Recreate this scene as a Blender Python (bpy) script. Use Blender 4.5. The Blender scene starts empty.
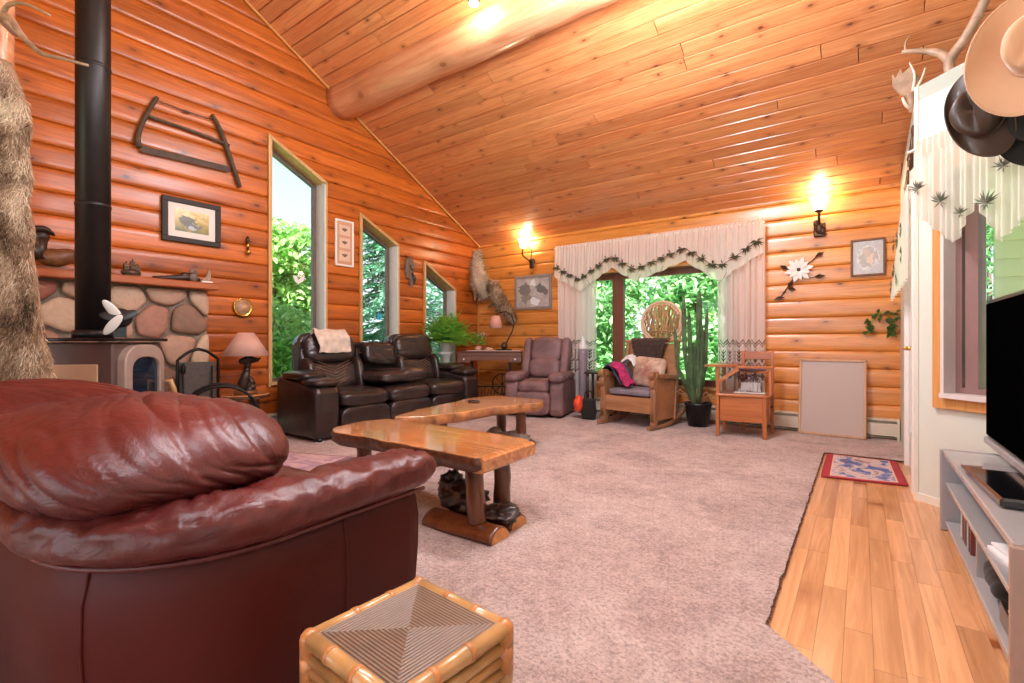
import bpy, math, random
from math import sin, cos, pi, radians, sqrt, atan2
from mathutils import Vector, Matrix, Euler, noise as mnoise

random.seed(7)
C = bpy.context.scene.collection
SC = bpy.context.scene

# ------------------------------------------------------------------ mesh builder
class MB:
    def __init__(self):
        self.v, self.f, self.r, self.uv, self.sm = [], [], [], {}, []
        self.rnd = 0.5
    def add(self, verts, faces, smooth=True, M=None):
        b = len(self.v)
        for p in verts:
            p = Vector(p)
            if M is not None: p = M @ p
            self.v.append((p.x, p.y, p.z))
        for f in faces:
            self.f.append(tuple(b + i for i in f)); self.r.append(self.rnd); self.sm.append(smooth)
        return b
    def box(self, c, s, rot=None, bev=0.0):
        hx, hy, hz = s[0]/2, s[1]/2, s[2]/2
        M = Matrix.Translation(c)
        if rot is not None: M = M @ Euler(rot).to_matrix().to_4x4()
        b = min(bev, hx*.9, hy*.9, hz*.9)
        if b <= 0:
            vs = [(x*hx, y*hy, z*hz) for z in (-1,1) for y in (-1,1) for x in (-1,1)]
            self.add(vs, [(0,2,3,1),(4,5,7,6),(0,1,5,4),(2,6,7,3),(0,4,6,2),(1,3,7,5)], False, M)
        else:
            bm_verts, idx = [], {}
            for sx in (-1,1):
                for sy in (-1,1):
                    for sz in (-1,1):
                        for a in range(3):
                            p = [sx*(hx-b), sy*(hy-b), sz*(hz-b)]
                            p[a] = (sx,sy,sz)[a]*(hx,hy,hz)[a]
                            idx[(sx,sy,sz,a)] = len(bm_verts); bm_verts.append(p)
            F = []
            for a in range(3):
                o = [i for i in range(3) if i != a]
                for s_ in (-1,1):
                    q = []
                    for (p1,p2) in ((-1,-1),(1,-1),(1,1),(-1,1)):
                        k = [0,0,0]; k[a]=s_; k[o[0]]=p1; k[o[1]]=p2
                        q.append(idx[(k[0],k[1],k[2],a)])
                    if (s_ == 1) == (a == 1): q.reverse()
                    F.append(q)
            for a in range(3):
                o = [i for i in range(3) if i != a]
                for p1 in (-1,1):
                    for p2 in (-1,1):
                        k0=[0,0,0]; k1=[0,0,0]
                        k0[a]=-1;k1[a]=1
                        for k in (k0,k1): k[o[0]]=p1; k[o[1]]=p2
                        F.append([idx[(*k0,o[0])],idx[(*k1,o[0])],idx[(*k1,o[1])],idx[(*k0,o[1])]])
            for sx in (-1,1):
                for sy in (-1,1):
                    for sz in (-1,1):
                        F.append([idx[(sx,sy,sz,0)],idx[(sx,sy,sz,1)],idx[(sx,sy,sz,2)]])
            self.add(bm_verts, F, False, M)
    def bar(self, p, q, w, h=None, up=(0,0,1)):
        p, q = Vector(p), Vector(q); h = h or w
        d = (q-p); L = d.length; d.normalize()
        u = Vector(up)
        if abs(d.dot(u)) > .98: u = Vector((1,0,0))
        s = d.cross(u).normalized(); u = s.cross(d)
        vs = []
        for e in (p, q):
            for a, b in ((-1,-1),(1,-1),(1,1),(-1,1)): vs.append(e + s*(a*w/2) + u*(b*h/2))
        self.add(vs, [(0,1,2,3),(7,6,5,4),(0,4,5,1),(1,5,6,2),(2,6,7,3),(3,7,4,0)], False)
    def tube(self, pts, rad, n=10, caps=True, squash=None):
        pts = [Vector(p) for p in pts]
        if not isinstance(rad, (list, tuple)): rad = [rad]*len(pts)
        t0 = (pts[1]-pts[0]).normalized()
        u = Vector((0,0,1)) if abs(t0.z) < .9 else Vector((1,0,0))
        s = t0.cross(u).normalized(); vs = []
        for i, p in enumerate(pts):
            t = (pts[min(i+1,len(pts)-1)]-pts[max(i-1,0)])
            if t.length < 1e-9: t = t0.copy()
            t.normalize()
            s = (s - t*s.dot(t))
            if s.length < 1e-6: s = t.orthogonal()
            s.normalize(); w = t.cross(s)
            for k in range(n):
                a = 2*pi*k/n
                ca, sa = cos(a), sin(a)
                if squash: sa *= squash
                vs.append(p + (s*ca + w*sa)*rad[i])
        F = []
        for i in range(len(pts)-1):
            for k in range(n):
                a, b = i*n+k, i*n+(k+1)%n
                F.append((a, b, b+n, a+n))
        if caps:
            F.append(tuple(range(n-1,-1,-1))); F.append(tuple((len(pts)-1)*n+k for k in range(n)))
        self.add(vs, F)
    def lathe(self, prof, c=(0,0,0), n=28, M=None):
        vs, F = [], []
        for r, z in prof:
            for k in range(n):
                a = 2*pi*k/n; vs.append((c[0]+r*cos(a), c[1]+r*sin(a), c[2]+z))
        for i in range(len(prof)-1):
            for k in range(n):
                a, b = i*n+k, i*n+(k+1)%n; F.append((a,b,b+n,a+n))
        if prof[0][0] > 1e-6: F.append(tuple(range(n-1,-1,-1)))
        if prof[-1][0] > 1e-6: F.append(tuple((len(prof)-1)*n+k for k in range(n)))
        self.add(vs, F, True, M)
    def ell(self, c, r, e1=1.0, e2=1.0, nu=28, nv=16, M=None, fn=None):
        # superellipsoid; e<1 boxy.  e1: vertical exponent, e2: plan exponent
        def pol(a, e):
            c_, s_ = cos(a), sin(a); k = (abs(c_)**(2/e)+abs(s_)**(2/e))**(e/2); return c_/k, s_/k
        vs, F = [], []
        for j in range(nv+1):
            th = -pi/2 + pi*j/nv
            for i in range(nu):
                ph = 2*pi*i/nu
                ct, st_ = pol(th, e1); cp_, sp_ = pol(ph, e2); q = Vector((r[0]*ct*cp_, r[1]*ct*sp_, r[2]*st_))
                if fn: q = fn(q)
                vs.append(Vector(c)+q)
        for j in range(nv):
            for i in range(nu):
                a, b = j*nu+i, j*nu+(i+1)%nu
                F.append((a, b, b+nu, a+nu))
        self.add(vs, F, True, M)
    def grid(self, fn, nu, nv, uv=True, closed=False, smooth=True):
        vs, F = [], []
        for j in range(nv+1):
            for i in range(nu+1): vs.append(fn(i/nu, j/nv))
        b0 = len(self.v); f0 = len(self.f)
        for j in range(nv):
            for i in range(nu):
                a = j*(nu+1)+i
                F.append((a, a+1, a+nu+2, a+nu+1))
        self.add(vs, F, smooth)
        if uv:
            for j in range(nv):
                for i in range(nu):
                    self.uv[f0+j*nu+i] = [(i/nu,j/nv),((i+1)/nu,j/nv),((i+1)/nu,(j+1)/nv),(i/nu,(j+1)/nv)]
    def prism(self, poly, h0, h1, fn, smooth=False, bev=0.0):
        # poly: 2-D outline, fn(a,b,h) -> point
        n = len(poly)
        if bev > 0:
            cx = sum(p[0] for p in poly)/n; cy = sum(p[1] for p in poly)/n
            def sh(k):
                out = []
                for i,p in enumerate(poly):
                    a,b = poly[i-1], poly[(i+1)%n]
                    t = Vector((b[0]-a[0], b[1]-a[1])); t.normalize()
                    nn = Vector((t.y,-t.x))
                    area = sum(poly[m][0]*poly[(m+1)%n][1]-poly[(m+1)%n][0]*poly[m][1] for m in range(n))
                    if area < 0: nn = -nn
                    out.append((p[0]-nn.x*k, p[1]-nn.y*k))
                return out
            s = math.copysign(1, h1-h0)
            lv = [(sh(bev),h0),(poly,h0+s*bev),(poly,h1-s*bev),(sh(bev),h1)]
        else: lv = [(poly,h0),(poly,h1)]
        vs = []
        for pl,h in lv: vs += [fn(p[0],p[1],h) for p in pl]
        F = [tuple(range(n-1,-1,-1)), tuple((len(lv)-1)*n+k for k in range(n))]
        for l in range(len(lv)-1):
            for k in range(n):
                a,b = l*n+k, l*n+(k+1)%n
                F.append((a,b,b+n,a+n))
        self.add(vs, F, smooth)
    def leaf(self, p, d, up, L, W, fold=.15):
        p, d, up = Vector(p), Vector(d).normalized(), Vector(up)
        s = d.cross(up)
        if s.length < 1e-5: s = d.orthogonal()
        s.normalize(); n = s.cross(d)
        self.add([p, p+d*L*.45+s*W/2+n*L*fold, p+d*L, p+d*L*.45-s*W/2+n*L*fold, p+d*L*.5], [(0,1,4),(1,2,4),(2,3,4),(3,0,4)], False)
    def build(self, name, mat, parent=None, sub=0, solid=0.0, bev=0.0, recalc=True):
        me = bpy.data.meshes.new(name)
        me.from_pydata(self.v, [], self.f)
        me.update()
        me.polygons.foreach_set('use_smooth', self.sm)
        at = me.attributes.new('rnd', 'FLOAT', 'FACE'); at.data.foreach_set('value', self.r)
        if self.uv:
            ul = me.uv_layers.new(name='UVMap')
            for pi_, cs in self.uv.items():
                pl = me.polygons[pi_]
                for k, li in enumerate(pl.loop_indices): ul.data[li].uv = cs[k]
        if isinstance(mat, (list, tuple)):
            for m in mat: me.materials.append(m)
        else: me.materials.append(mat)
        if recalc:
            import bmesh
            bm = bmesh.new(); bm.from_mesh(me); bmesh.ops.recalc_face_normals(bm, faces=bm.faces); bm.to_mesh(me); bm.free()
        o = bpy.data.objects.new(name, me); C.objects.link(o)
        if parent is not None: o.parent = parent
        if solid:
            m = o.modifiers.new('Solidify','SOLIDIFY'); m.thickness = solid; m.offset = 0
        if bev:
            m = o.modifiers.new('Bevel','BEVEL'); m.width = bev; m.segments = 2; m.limit_method = 'ANGLE'; m.angle_limit = .6
        if sub:
            m = o.modifiers.new('Subsurf','SUBSURF'); m.levels = sub; m.render_levels = sub
        return o

def thing(name, label, cat, loc=(0,0,0), rotz=0, group=None):
    o = bpy.data.objects.new(name, None); C.objects.link(o)
    o.empty_display_size = .1
    o.location = loc; o.rotation_euler = (0,0,rotz); o['label'] = label; o['category'] = cat
    if group: o['group'] = group
    return o
def tag(o, label, cat, group=None, kind=None):
    o['label'] = label; o['category'] = cat
    if group: o['group'] = group
    if kind: o['kind'] = kind
    return o
def struct(o):
    o['kind'] = 'structure'; return o
def place(o, loc, rotz=0):
    o.location = loc; o.rotation_euler = (0,0,rotz); return o
def copy_tree(o, parent=None):
    c = o.copy(); C.objects.link(c)
    if parent is not None: c.parent = parent
    for ch in [x for x in bpy.data.objects if x.parent == o]: copy_tree(ch, c)
    return c

# ------------------------------------------------------------------ materials
def lin(c):
    if isinstance(c, str):
        c = [int(c[i:i+2],16)/255 for i in (0,2,4)]
        c = [x/12.92 if x <= .04045 else ((x+.055)/1.055)**2.4 for x in c]
    return (c[0], c[1], c[2], 1.0)
class NT:
    def __init__(self, name):
        self.m = bpy.data.materials.new(name); self.m.use_nodes = True
        self.t = self.m.node_tree; self.t.nodes.clear()
        self.out = self.t.nodes.new('ShaderNodeOutputMaterial')
    def n(self, typ, ins=None, **kw):
        nd = self.t.nodes.new(typ)
        for k, v in kw.items(): setattr(nd, k, v)
        for k, v in (ins or {}).items(): self.set(nd.inputs[k], v)
        return nd
    def set(self, sock, v):
        if isinstance(v, bpy.types.NodeSocket): self.t.links.new(v, sock)
        elif isinstance(v, bpy.types.Node): self.t.links.new(v.outputs[0], sock)
        else: sock.default_value = v
    def math(self, op, a, b=None, c=None, clamp=False):
        nd = self.n('ShaderNodeMath', operation=op, use_clamp=clamp); self.set(nd.inputs[0], a)
        if b is not None: self.set(nd.inputs[1], b)
        if c is not None: self.set(nd.inputs[2], c)
        return nd.outputs[0]
    def mix(self, f, a, b, blend='MIX'):
        nd = self.n('ShaderNodeMix', data_type='RGBA', blend_type=blend)
        self.set(nd.inputs[0], f); self.set(nd.inputs[6], a); self.set(nd.inputs[7], b)
        return nd.outputs[2]
    def ramp(self, f, stops):
        nd = self.n('ShaderNodeValToRGB', {0: f}); cr = nd.color_ramp
        while len(cr.elements) < len(stops): cr.elements.new(.5)
        for e, (p, c) in zip(cr.elements, stops): e.position = p; e.color = c if len(c) == 4 else lin(c)
        return nd.outputs[0]
    def coord(self, which='Object', scale=(1,1,1), add=None):
        tc = self.n('ShaderNodeTexCoord'); v = tc.outputs[which]
        if add is not None: v = self.n('ShaderNodeVectorMath', {0: v, 1: add}, operation='ADD').outputs[0]
        return self.n('ShaderNodeMapping', {'Vector': v, 'Scale': scale}).outputs[0]
    def noise(self, vec, scale=5, detail=3, rough=.5, dist=0):
        return self.n('ShaderNodeTexNoise', {'Vector': vec, 'Scale': scale, 'Detail': detail, 'Roughness': rough, 'Distortion': dist}).outputs[0]
    def bump(self, h, strength=.3, dist=.01, normal=None):
        ins = {'Height': h, 'Strength': strength, 'Distance': dist}
        if normal is not None: ins['Normal'] = normal
        return self.n('ShaderNodeBump', ins).outputs[0]
    def done(self, **ins):
        p = self.n('ShaderNodeBsdfPrincipled', {k.replace('_',' '): v for k, v in ins.items()})
        self.t.links.new(p.outputs[0], self.out.inputs[0]); return self.m

def plain(name, c, rough=.5, metal=0.0, var=.12, vs=8, bump=0, bs=60, coat=0, spec=.5, coatr=.1, sheen=0):
    t = NT(name); co = t.coord()
    nz = t.noise(co, vs, 4, .55)
    c = lin(c); d = tuple(x*(1-var) for x in c[:3])+(1,); l = tuple(min(1,x*(1+var)) for x in c[:3])+(1,)
    col = t.ramp(nz, [(.3,d),(.7,l)])
    kw = dict(Base_Color=col, Roughness=rough, Metallic=metal, Coat_Weight=coat, Coat_Roughness=coatr, Specular_IOR_Level=spec)
    if sheen: kw['Sheen_Weight'] = sheen
    if bump: kw['Normal'] = t.bump(t.noise(co, bs, 4, .6), bump, .004)
    return t.done(**kw)

def wood(name, dark, light, axis=0, grain=26, rough=.4, knots=0, var=.3, coat=0, bump=.08, knotc='3a1a08', stretch=.05, knotsize=1.0, coatr=.12, plane=None):
    t = NT(name)
    rn = t.n('ShaderNodeAttribute', attribute_name='rnd').outputs['Fac']
    off = t.math('MULTIPLY', rn, 37.0)
    sc = [grain]*3; sc[axis] = grain*stretch
    tc = t.n('ShaderNodeTexCoord').outputs['Object']
    cmb = t.n('ShaderNodeCombineXYZ', {0: off, 1: off, 2: off}).outputs[0]
    v = t.n('ShaderNodeVectorMath', {0: tc, 1: cmb}, operation='ADD').outputs[0]
    mp = t.n('ShaderNodeMapping', {'Vector': v, 'Scale': sc}).outputs[0]
    g = t.noise(mp, 1.0, 5, .6, 1.2)
    big = t.noise(t.n('ShaderNodeMapping', {'Vector': v, 'Scale': [x*.13 for x in sc]}).outputs[0], 1.0, 2, .5, .6)
    f = t.math('ADD', t.math('MULTIPLY', g, .6), t.math('MULTIPLY', big, .4))
    col = t.ramp(f, [(.34, lin(dark)), (.64, lin(light))])
    if knots:
        pl = plane if plane is not None else (axis, (axis+1) % 3)
        sx = t.n('ShaderNodeSeparateXYZ', {0: v}).outputs
        k2v = t.n('ShaderNodeCombineXYZ', {0: t.math('MULTIPLY', sx[pl[0]], knots*.5), 1: t.math('MULTIPLY', sx[pl[1]], knots)}).outputs[0]
        vo = t.n('ShaderNodeTexVoronoi', {'Vector': k2v, 'Scale': 1.0, 'Randomness': 1.0}, voronoi_dimensions='2D')
        sepc = t.n('ShaderNodeSeparateColor', {0: vo.outputs['Color']}).outputs; pick = t.math('MULTIPLY', t.math('GREATER_THAN', sepc[0], .40), t.math('ADD', .35, t.math('MULTIPLY', sepc[1], .65)))
        wob = t.math('ADD', vo.outputs['Distance'], t.math('MULTIPLY', t.math('SUBTRACT', g, .5), .06))
        k1 = t.n('ShaderNodeMapRange', {0: wob, 1: .045*knotsize, 2: .10*knotsize, 3: 1.0, 4: 0.0}).outputs[0]
        k2 = t.n('ShaderNodeMapRange', {0: wob, 1: .06*knotsize, 2: .26*knotsize, 3: .45, 4: 0.0}).outputs[0]
        kk = t.math('MULTIPLY', t.math('MAXIMUM', k1, k2), pick)
        col = t.mix(t.math('MULTIPLY', kk, .95), col, lin(knotc))
    br = t.math('ADD', 1-var/2, t.math('MULTIPLY', rn, var))
    hs = t.n('ShaderNodeHueSaturation', {'Color': col, 'Value': br, 'Saturation': 1.0}).outputs[0]
    kw = dict(Base_Color=hs, Roughness=rough, Coat_Weight=coat, Coat_Roughness=coatr)
    if bump: kw['Normal'] = t.bump(g, bump, .006)
    return t.done(**kw)

def emit(name, c, s):
    t = NT(name); e = t.n('ShaderNodeEmission', {'Color': lin(c), 'Strength': s}); t.t.links.new(e.outputs[0], t.out.inputs[0]); return t.m

def glass(name, tint=(1,1,1), refl=.06):
    t = NT(name)
    tr = t.n('ShaderNodeBsdfTransparent', {'Color': lin(tint)}); gl = t.n('ShaderNodeBsdfGlossy', {'Roughness': .02})
    fr = t.n('ShaderNodeFresnel', {'IOR': 1.35}).outputs[0]
    mx = t.n('ShaderNodeMixShader', {0: t.math('MULTIPLY', fr, .8), 1: tr.outputs[0], 2: gl.outputs[0]})
    t.t.links.new(mx.outputs[0], t.out.inputs[0]); return t.m

def sheer(name, c, alpha=.75, lace=None, trans=.5):
    # translucent cloth; lace: function(t, uv) -> opacity socket
    t = NT(name)
    uv = t.n('ShaderNodeTexCoord').outputs['UV']
    df = t.n('ShaderNodeBsdfDiffuse', {'Color': lin(c)}); tl = t.n('ShaderNodeBsdfTranslucent', {'Color': lin(c)})
    m1 = t.n('ShaderNodeMixShader', {0: trans, 1: df.outputs[0], 2: tl.outputs[0]})
    tp = t.n('ShaderNodeBsdfTransparent', {})
    a = lace(t, uv, df, tl) if lace else alpha
    m2 = t.n('ShaderNodeMixShader', {0: a, 1: tp.outputs[0], 2: m1.outputs[0]})
    t.t.links.new(m2.outputs[0], t.out.inputs[0]); return t.m

def leafmat(name, a, b, rough=.5, trans=.35):
    t = NT(name)
    rn = t.n('ShaderNodeAttribute', attribute_name='rnd').outputs['Fac']
    col = t.ramp(rn, [(0, lin(a)), (1, lin(b))])
    p = t.n('ShaderNodeBsdfPrincipled', {'Base Color': col, 'Roughness': rough})
    tl = t.n('ShaderNodeBsdfTranslucent', {'Color': col})
    m = t.n('ShaderNodeMixShader', {0: trans, 1: p.outputs[0], 2: tl.outputs[0]})
    t.t.links.new(m.outputs[0], t.out.inputs[0]); return t.m

M = {}
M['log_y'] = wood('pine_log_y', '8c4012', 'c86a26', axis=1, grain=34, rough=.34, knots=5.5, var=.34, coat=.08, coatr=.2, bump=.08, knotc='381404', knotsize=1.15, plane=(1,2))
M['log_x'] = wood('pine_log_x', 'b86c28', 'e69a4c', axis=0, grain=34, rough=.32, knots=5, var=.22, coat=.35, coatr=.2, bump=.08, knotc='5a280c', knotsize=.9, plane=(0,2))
M['plank_x'] = wood('pine_ceiling_x', 'b26236', 'da925e', axis=0, grain=40, rough=.28, knots=5.6, var=.24, coat=.6, coatr=.13, bump=.05, knotc='561e08', knotsize=.85, plane=(0,1))
M['beam'] = wood('peeled_log_beam', 'b06844', 'd8a078', axis=0, grain=11, rough=.26, knots=2.6, var=.1, coat=.5, coatr=.12, bump=.12, knotc='7a3a14', stretch=.08)
M['floor'] = wood('oak_floor_y', 'b07848', 'dca878', axis=1, grain=26, rough=.3, knots=3.0, var=.34, coat=.3, coatr=.18, bump=.03, knotc='8a4a22', knotsize=.8)
M['trim'] = wood('oak_trim', 'c08040', 'dca060', axis=2, grain=40, rough=.4, var=.1)
M['slab'] = wood('live_edge_top', '945426', 'dc9c66', axis=0, grain=16, rough=.16, knots=2.0, var=.1, coat=.7, coatr=.06, bump=.02, knotc='6a2c0c', stretch=.06)
M['slab_y'] = wood('live_edge_top_y', '985828', 'dca06c', axis=1, grain=16, rough=.16, knots=2.0, var=.1, coat=.7, coatr=.06, bump=.02, knotc='6a2c0c', stretch=.06)
M['bark'] = plain('bark', '56301a', .5, var=.6, vs=26, bump=.8, bs=40, coat=.4, coatr=.2)
M['endgrain'] = plain('end_grain', 'c8823c', .35, var=.2, vs=20, coat=.4)
M['darklog'] = wood('dark_log_leg', '4a2614', '7c4626', axis=2, grain=18, rough=.3, knots=6, var=.2, coat=.5, bump=.2)
M['driftwood'] = plain('driftwood', '40302a', .4, var=.75, vs=18, bump=1.0, bs=30, coat=.5)
M['mantel'] = wood('mantel_wood', '8c4018', 'b05c28', axis=1, grain=22, rough=.35, var=.1, coat=.3)
M['oak_pale'] = wood('pale_oak', 'b88a60', 'd4a880', axis=2, grain=30, rough=.45, var=.15)
M['chairwood'] = wood('rocker_wood', '85593b', 'ac7c58', axis=2, grain=26, rough=.42, var=.15, coat=.15)
M['chairwood_x'] = wood('rocker_wood_x', '94643f', 'b8865f', axis=0, grain=26, rough=.42, knots=5, var=.15, coat=.15)
M['benchwood'] = wood('bench_wood', '9c5022', 'c07238', axis=0, grain=24, rough=.3, var=.15, coat=.3)
M['benchwood_z'] = wood('bench_wood_z', '9c5022', 'c07238', axis=2, grain=24, rough=.3, var=.15, coat=.3)
M['sewwood'] = wood('sewing_wood', '50290f', '74401f', axis=0, grain=26, rough=.35, var=.1, coat=.2)
M['silverwood'] = wood('weathered_wood', '54443a', '8a7668', axis=2, grain=40, rough=.7, var=.1, bump=.4)
M['iron'] = plain('black_iron', '1c1a1a', .45, .6, var=.2, vs=20)
M['blackpipe'] = plain('stove_pipe_black', '2a2422', .42, .5, var=.25, vs=5)
M['stovebody'] = plain('stove_brown', '5c4640', .5, .2, var=.08)
M['stovepanel'] = plain('stove_tan', 'b89474', .55, 0, var=.05)
M['stovedoor'] = plain('stove_door', 'b09a90', .35, .35, var=.06)
M['stovetop'] = plain('stove_top', '1e1c1e', .25, .3, var=.2)
M['darkglass'] = plain('dark_glass', '1c2430', .05, 0, var=.3, vs=3, spec=.8)
M['black'] = plain('black_plastic', '141414', .35, var=.1)
M['screen'] = plain('tv_screen', '030303', .5, var=.05, spec=.0)
M['silver'] = plain('silver_plastic', 'a4a2a2', .35, .3, var=.03)
M['greystand'] = plain('grey_lacquer', 'a8a6a4', .25, .1, var=.03, coat=.4, coatr=.08)
M['standend_shaded'] = plain('stand_end_shaded', '9a8478', .3, .1, var=.05, coat=.3)  # near end panel: shade and floor reflection put into a browner grey
M['white'] = plain('white_paint', 'e6e2da', .45, var=.03)
M['cream'] = plain('cream_wall', 'd2d6c8', .6, var=.03, vs=3, bump=.06, bs=90)
M['creamtrim'] = plain('cream_trim', 'e2dccc', .4, var=.03)
M['heater'] = plain('heater_enamel', 'd8ccb6', .4, var=.03)
M['mortar'] = plain('mortar', '8a7868', .9, var=.3, vs=20, bump=.5, bs=60)
M['brass'] = plain('brass', 'c89a4a', .25, .9, var=.1)
M['bronze'] = plain('bronze', '4a3424', .4, .6, var=.4, vs=30, bump=.2)
M['carved'] = plain('carved_wood', '6e4326', .45, var=.35, vs=18, bump=.3, bs=40)
M['carved_dark'] = plain('carved_dark_wood', '2e1c12', .4, var=.4, vs=18, bump=.3, bs=40)
M['antler'] = plain('antler', '9a7c64', .5, var=.35, vs=12, bump=.4, bs=50)
M['frame_dark'] = plain('frame_dark', '241510', .6, var=.2)
M['vinyl'] = plain('window_vinyl', 'd6cdc8', .35, var=.03)
M['brownframe'] = wood('brown_window_frame', '5a3424', '7c4c36', axis=2, grain=30, rough=.4, var=.1)
M['oakwin'] = wood('window_jamb', 'b88a50', 'd0aa78', axis=2, grain=30, rough=.4, var=.1)
M['glass'] = glass('window_glass')
M['bulb'] = emit('bulb', 'fff0d8', 40)
M['leather_white'] = plain('sheepskin', 'd8c6b4', .7, var=.25, vs=14, bump=.3, bs=50, sheen=.3)
M['pot'] = plain('black_pot', '17171a', .4, var=.1)
M['whitepot'] = plain('white_ceramic', 'dcdad6', .25, var=.05)
M['soil'] = plain('soil', '3a281c', .9, var=.4, vs=30)
M['feltgrey'] = plain('grey_cushion', '7c747c', .85, var=.15, vs=12, bump=.2)
M['felt_tan'] = plain('tan_felt', 'c49672', .75, var=.06, vs=6, bump=.1, bs=120, sheen=.4)
M['felt_black'] = plain('black_felt', '16140f', .8, var=.1, sheen=.1)
M['hat_leather'] = plain('brown_hat_leather', '3a281c', .5, var=.3, vs=6, bump=.1, coat=.2)
M['orange'] = plain('orange_cloth', 'e0502a', .7, var=.15)
M['magenta'] = plain('magenta_cloth', 'a8245c', .8, var=.35, vs=16, bump=.3)
M['purplegrey'] = plain('purple_grey_cloth', '4a4658', .85, var=.4, vs=16, bump=.4)
M['whitecloth'] = plain('white_cloth', 'dedada', .8, var=.08, vs=10, bump=.2)
M['paper'] = plain('paper', 'e8e4e0', .7, var=.04)
M['pinkshade'] = plain('pink_shade', 'd49c8c', .7, var=.08)
M['lampshade'] = plain('tan_shade', 'c69a88', .7, var=.08)
M['bamboo'] = plain('bamboo', 'b08450', .3, var=.3, vs=7, coat=.4)
M['binding'] = plain('rattan_binding', 'b4743e', .4, var=.3, vs=30, coat=.2)
M['bamboodark'] = plain('bamboo_dark', '6a3a1a', .5, var=.3, vs=20)
E_REAR,E_SIDE,E_RIDGE,E_FILL,E_SPOT,E_SUN,E_SKY,EXPO = 60,75,10,370,18,15,1.2,.45
def leather(name, a, b, rough=.36, bumpw=.25, scale=(3,3,3), coat=.15, spec=.5):
    t = NT(name); co = t.coord(scale=scale)
    big = t.noise(co, 1.2, 3, .55, .4); wr = t.noise(co, 3.2, 5, .62, 1.6); fine = t.noise(co, 90, 2, .5)
    col = t.ramp(big, [(.3, lin(a)), (.7, lin(b))])
    h = t.math('ADD', wr, t.math('MULTIPLY', fine, .04))
    return t.done(Base_Color=col, Roughness=rough, Coat_Weight=coat, Coat_Roughness=.3, Specular_IOR_Level=spec, Normal=t.bump(h, bumpw, .03))
M['redleather'] = leather('oxblood_leather', '461614', '66261f', .38, .26, (2.2,2.2,2.2), .08, .38)
M['redleather_shaded'] = leather('oxblood_leather_shaded', '3c110c', '501a14', .5, .06, (1.2,1.2,1.2), 0, .18)  # same leather darkened: the shade on its back and base is in the colour
M['brownleather'] = leather('espresso_leather', '1c1412', '3a2a26', .26, .28, (3,3,3), .4)
M['mauve'] = leather('mauve_microfibre', '644a4a', '8c6c6a', .55, .3, (3,3,3), 0)

def carpet_mat():
    t = NT('carpet_pile'); co = t.coord()
    n1 = t.noise(co, 2.2, 3, .6, .6); n2 = t.noise(co, 16, 4, .7); n3 = t.noise(co, 120, 3, .75)
    f = t.math('ADD', t.math('MULTIPLY', n1, .34), t.math('ADD', t.math('MULTIPLY', n2, .33), t.math('MULTIPLY', n3, .33)))
    col = t.ramp(f, [(.36, lin('94766e')), (.48, lin('cdb0a6')), (.60, lin('e8d2c8'))])
    n4 = t.noise(co, 62, 3, .7); col = t.mix(t.n('ShaderNodeMapRange', {0: n4, 1: .50, 2: .36, 3: 0.0, 4: .55}).outputs[0], col, lin('8a6a60')); col = t.mix(t.n('ShaderNodeMapRange', {0: n4, 1: .54, 2: .68, 3: 0.0, 4: .5}).outputs[0], col, lin('f0ded4'))
    h = t.math('ADD', t.math('MULTIPLY', n2, .7), t.math('ADD', n3, t.math('MULTIPLY', n4, 1.2)))
    return t.done(Base_Color=col, Roughness=.95, Specular_IOR_Level=.1, Sheen_Weight=.25, Normal=t.bump(h, .9, .02))
M['carpet'] = carpet_mat()
def stone_mat():
    t = NT('field_stone'); co = t.coord()
    rn = t.n('ShaderNodeAttribute', attribute_name='rnd').outputs['Fac']
    base = t.ramp(rn, [(0, lin('8a6a58')), (.3, lin('b48a74')), (.6, lin('c8a890')), (.8, lin('9a5a4a')), (1, lin('d8bca0'))])
    n1 = t.noise(co, 14, 5, .65, .5)
    col = t.mix(.5, base, t.ramp(n1, [(.3, lin('70564a')), (.7, lin('dcc4b0'))]), 'MULTIPLY')
    col = t.mix(.35, col, base)
    return t.done(Base_Color=col, Roughness=.7, Normal=t.bump(n1, .6, .02))
M['stone'] = stone_mat()
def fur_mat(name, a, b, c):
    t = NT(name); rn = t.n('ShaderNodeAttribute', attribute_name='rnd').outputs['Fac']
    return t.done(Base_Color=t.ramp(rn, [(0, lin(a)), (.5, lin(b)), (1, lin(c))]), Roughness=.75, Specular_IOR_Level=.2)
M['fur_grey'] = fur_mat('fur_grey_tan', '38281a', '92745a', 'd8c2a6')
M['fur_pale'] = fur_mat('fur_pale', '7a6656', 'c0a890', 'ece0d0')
M['fur_dark'] = fur_mat('fur_dark', '2c2018', '50403a', '7c685c')

# ------------------------------------------------------------------ room dimensions
XL, YB, YR, XR, YK = -5.44, 6.5, 1.0, 3.2, -4.0         # left wall, back wall, ridge, right end, rear end
EAVE, SL = 2.713, .514
def roof(y): return EAVE + SL*(YB-y) if y >= YR else EAVE + SL*(YB-YR) - SL*(YR-y)
PITCH, ZOFF = .192, .177
def log_depth(z):
    k = (z-ZOFF)/PITCH; fr = k-math.floor(k)
    x = abs(fr-.5)*2
    return .024*(1-x**5)**.5 if x < 1 else 0
def log_rows(z0, z1):
    zs = set()
    k0 = int(math.floor((z0-ZOFF)/PITCH))-1
    k = k0
    while ZOFF+k*PITCH < z1+PITCH:
        for fr in (0,.025,.07,.15,.28,.42,.58,.72,.85,.93,.975): zs.add(round(ZOFF+(k+fr)*PITCH,5))
        k += 1
    return sorted(z for z in zs if z0-PITCH < z < z1+PITCH)
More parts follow.
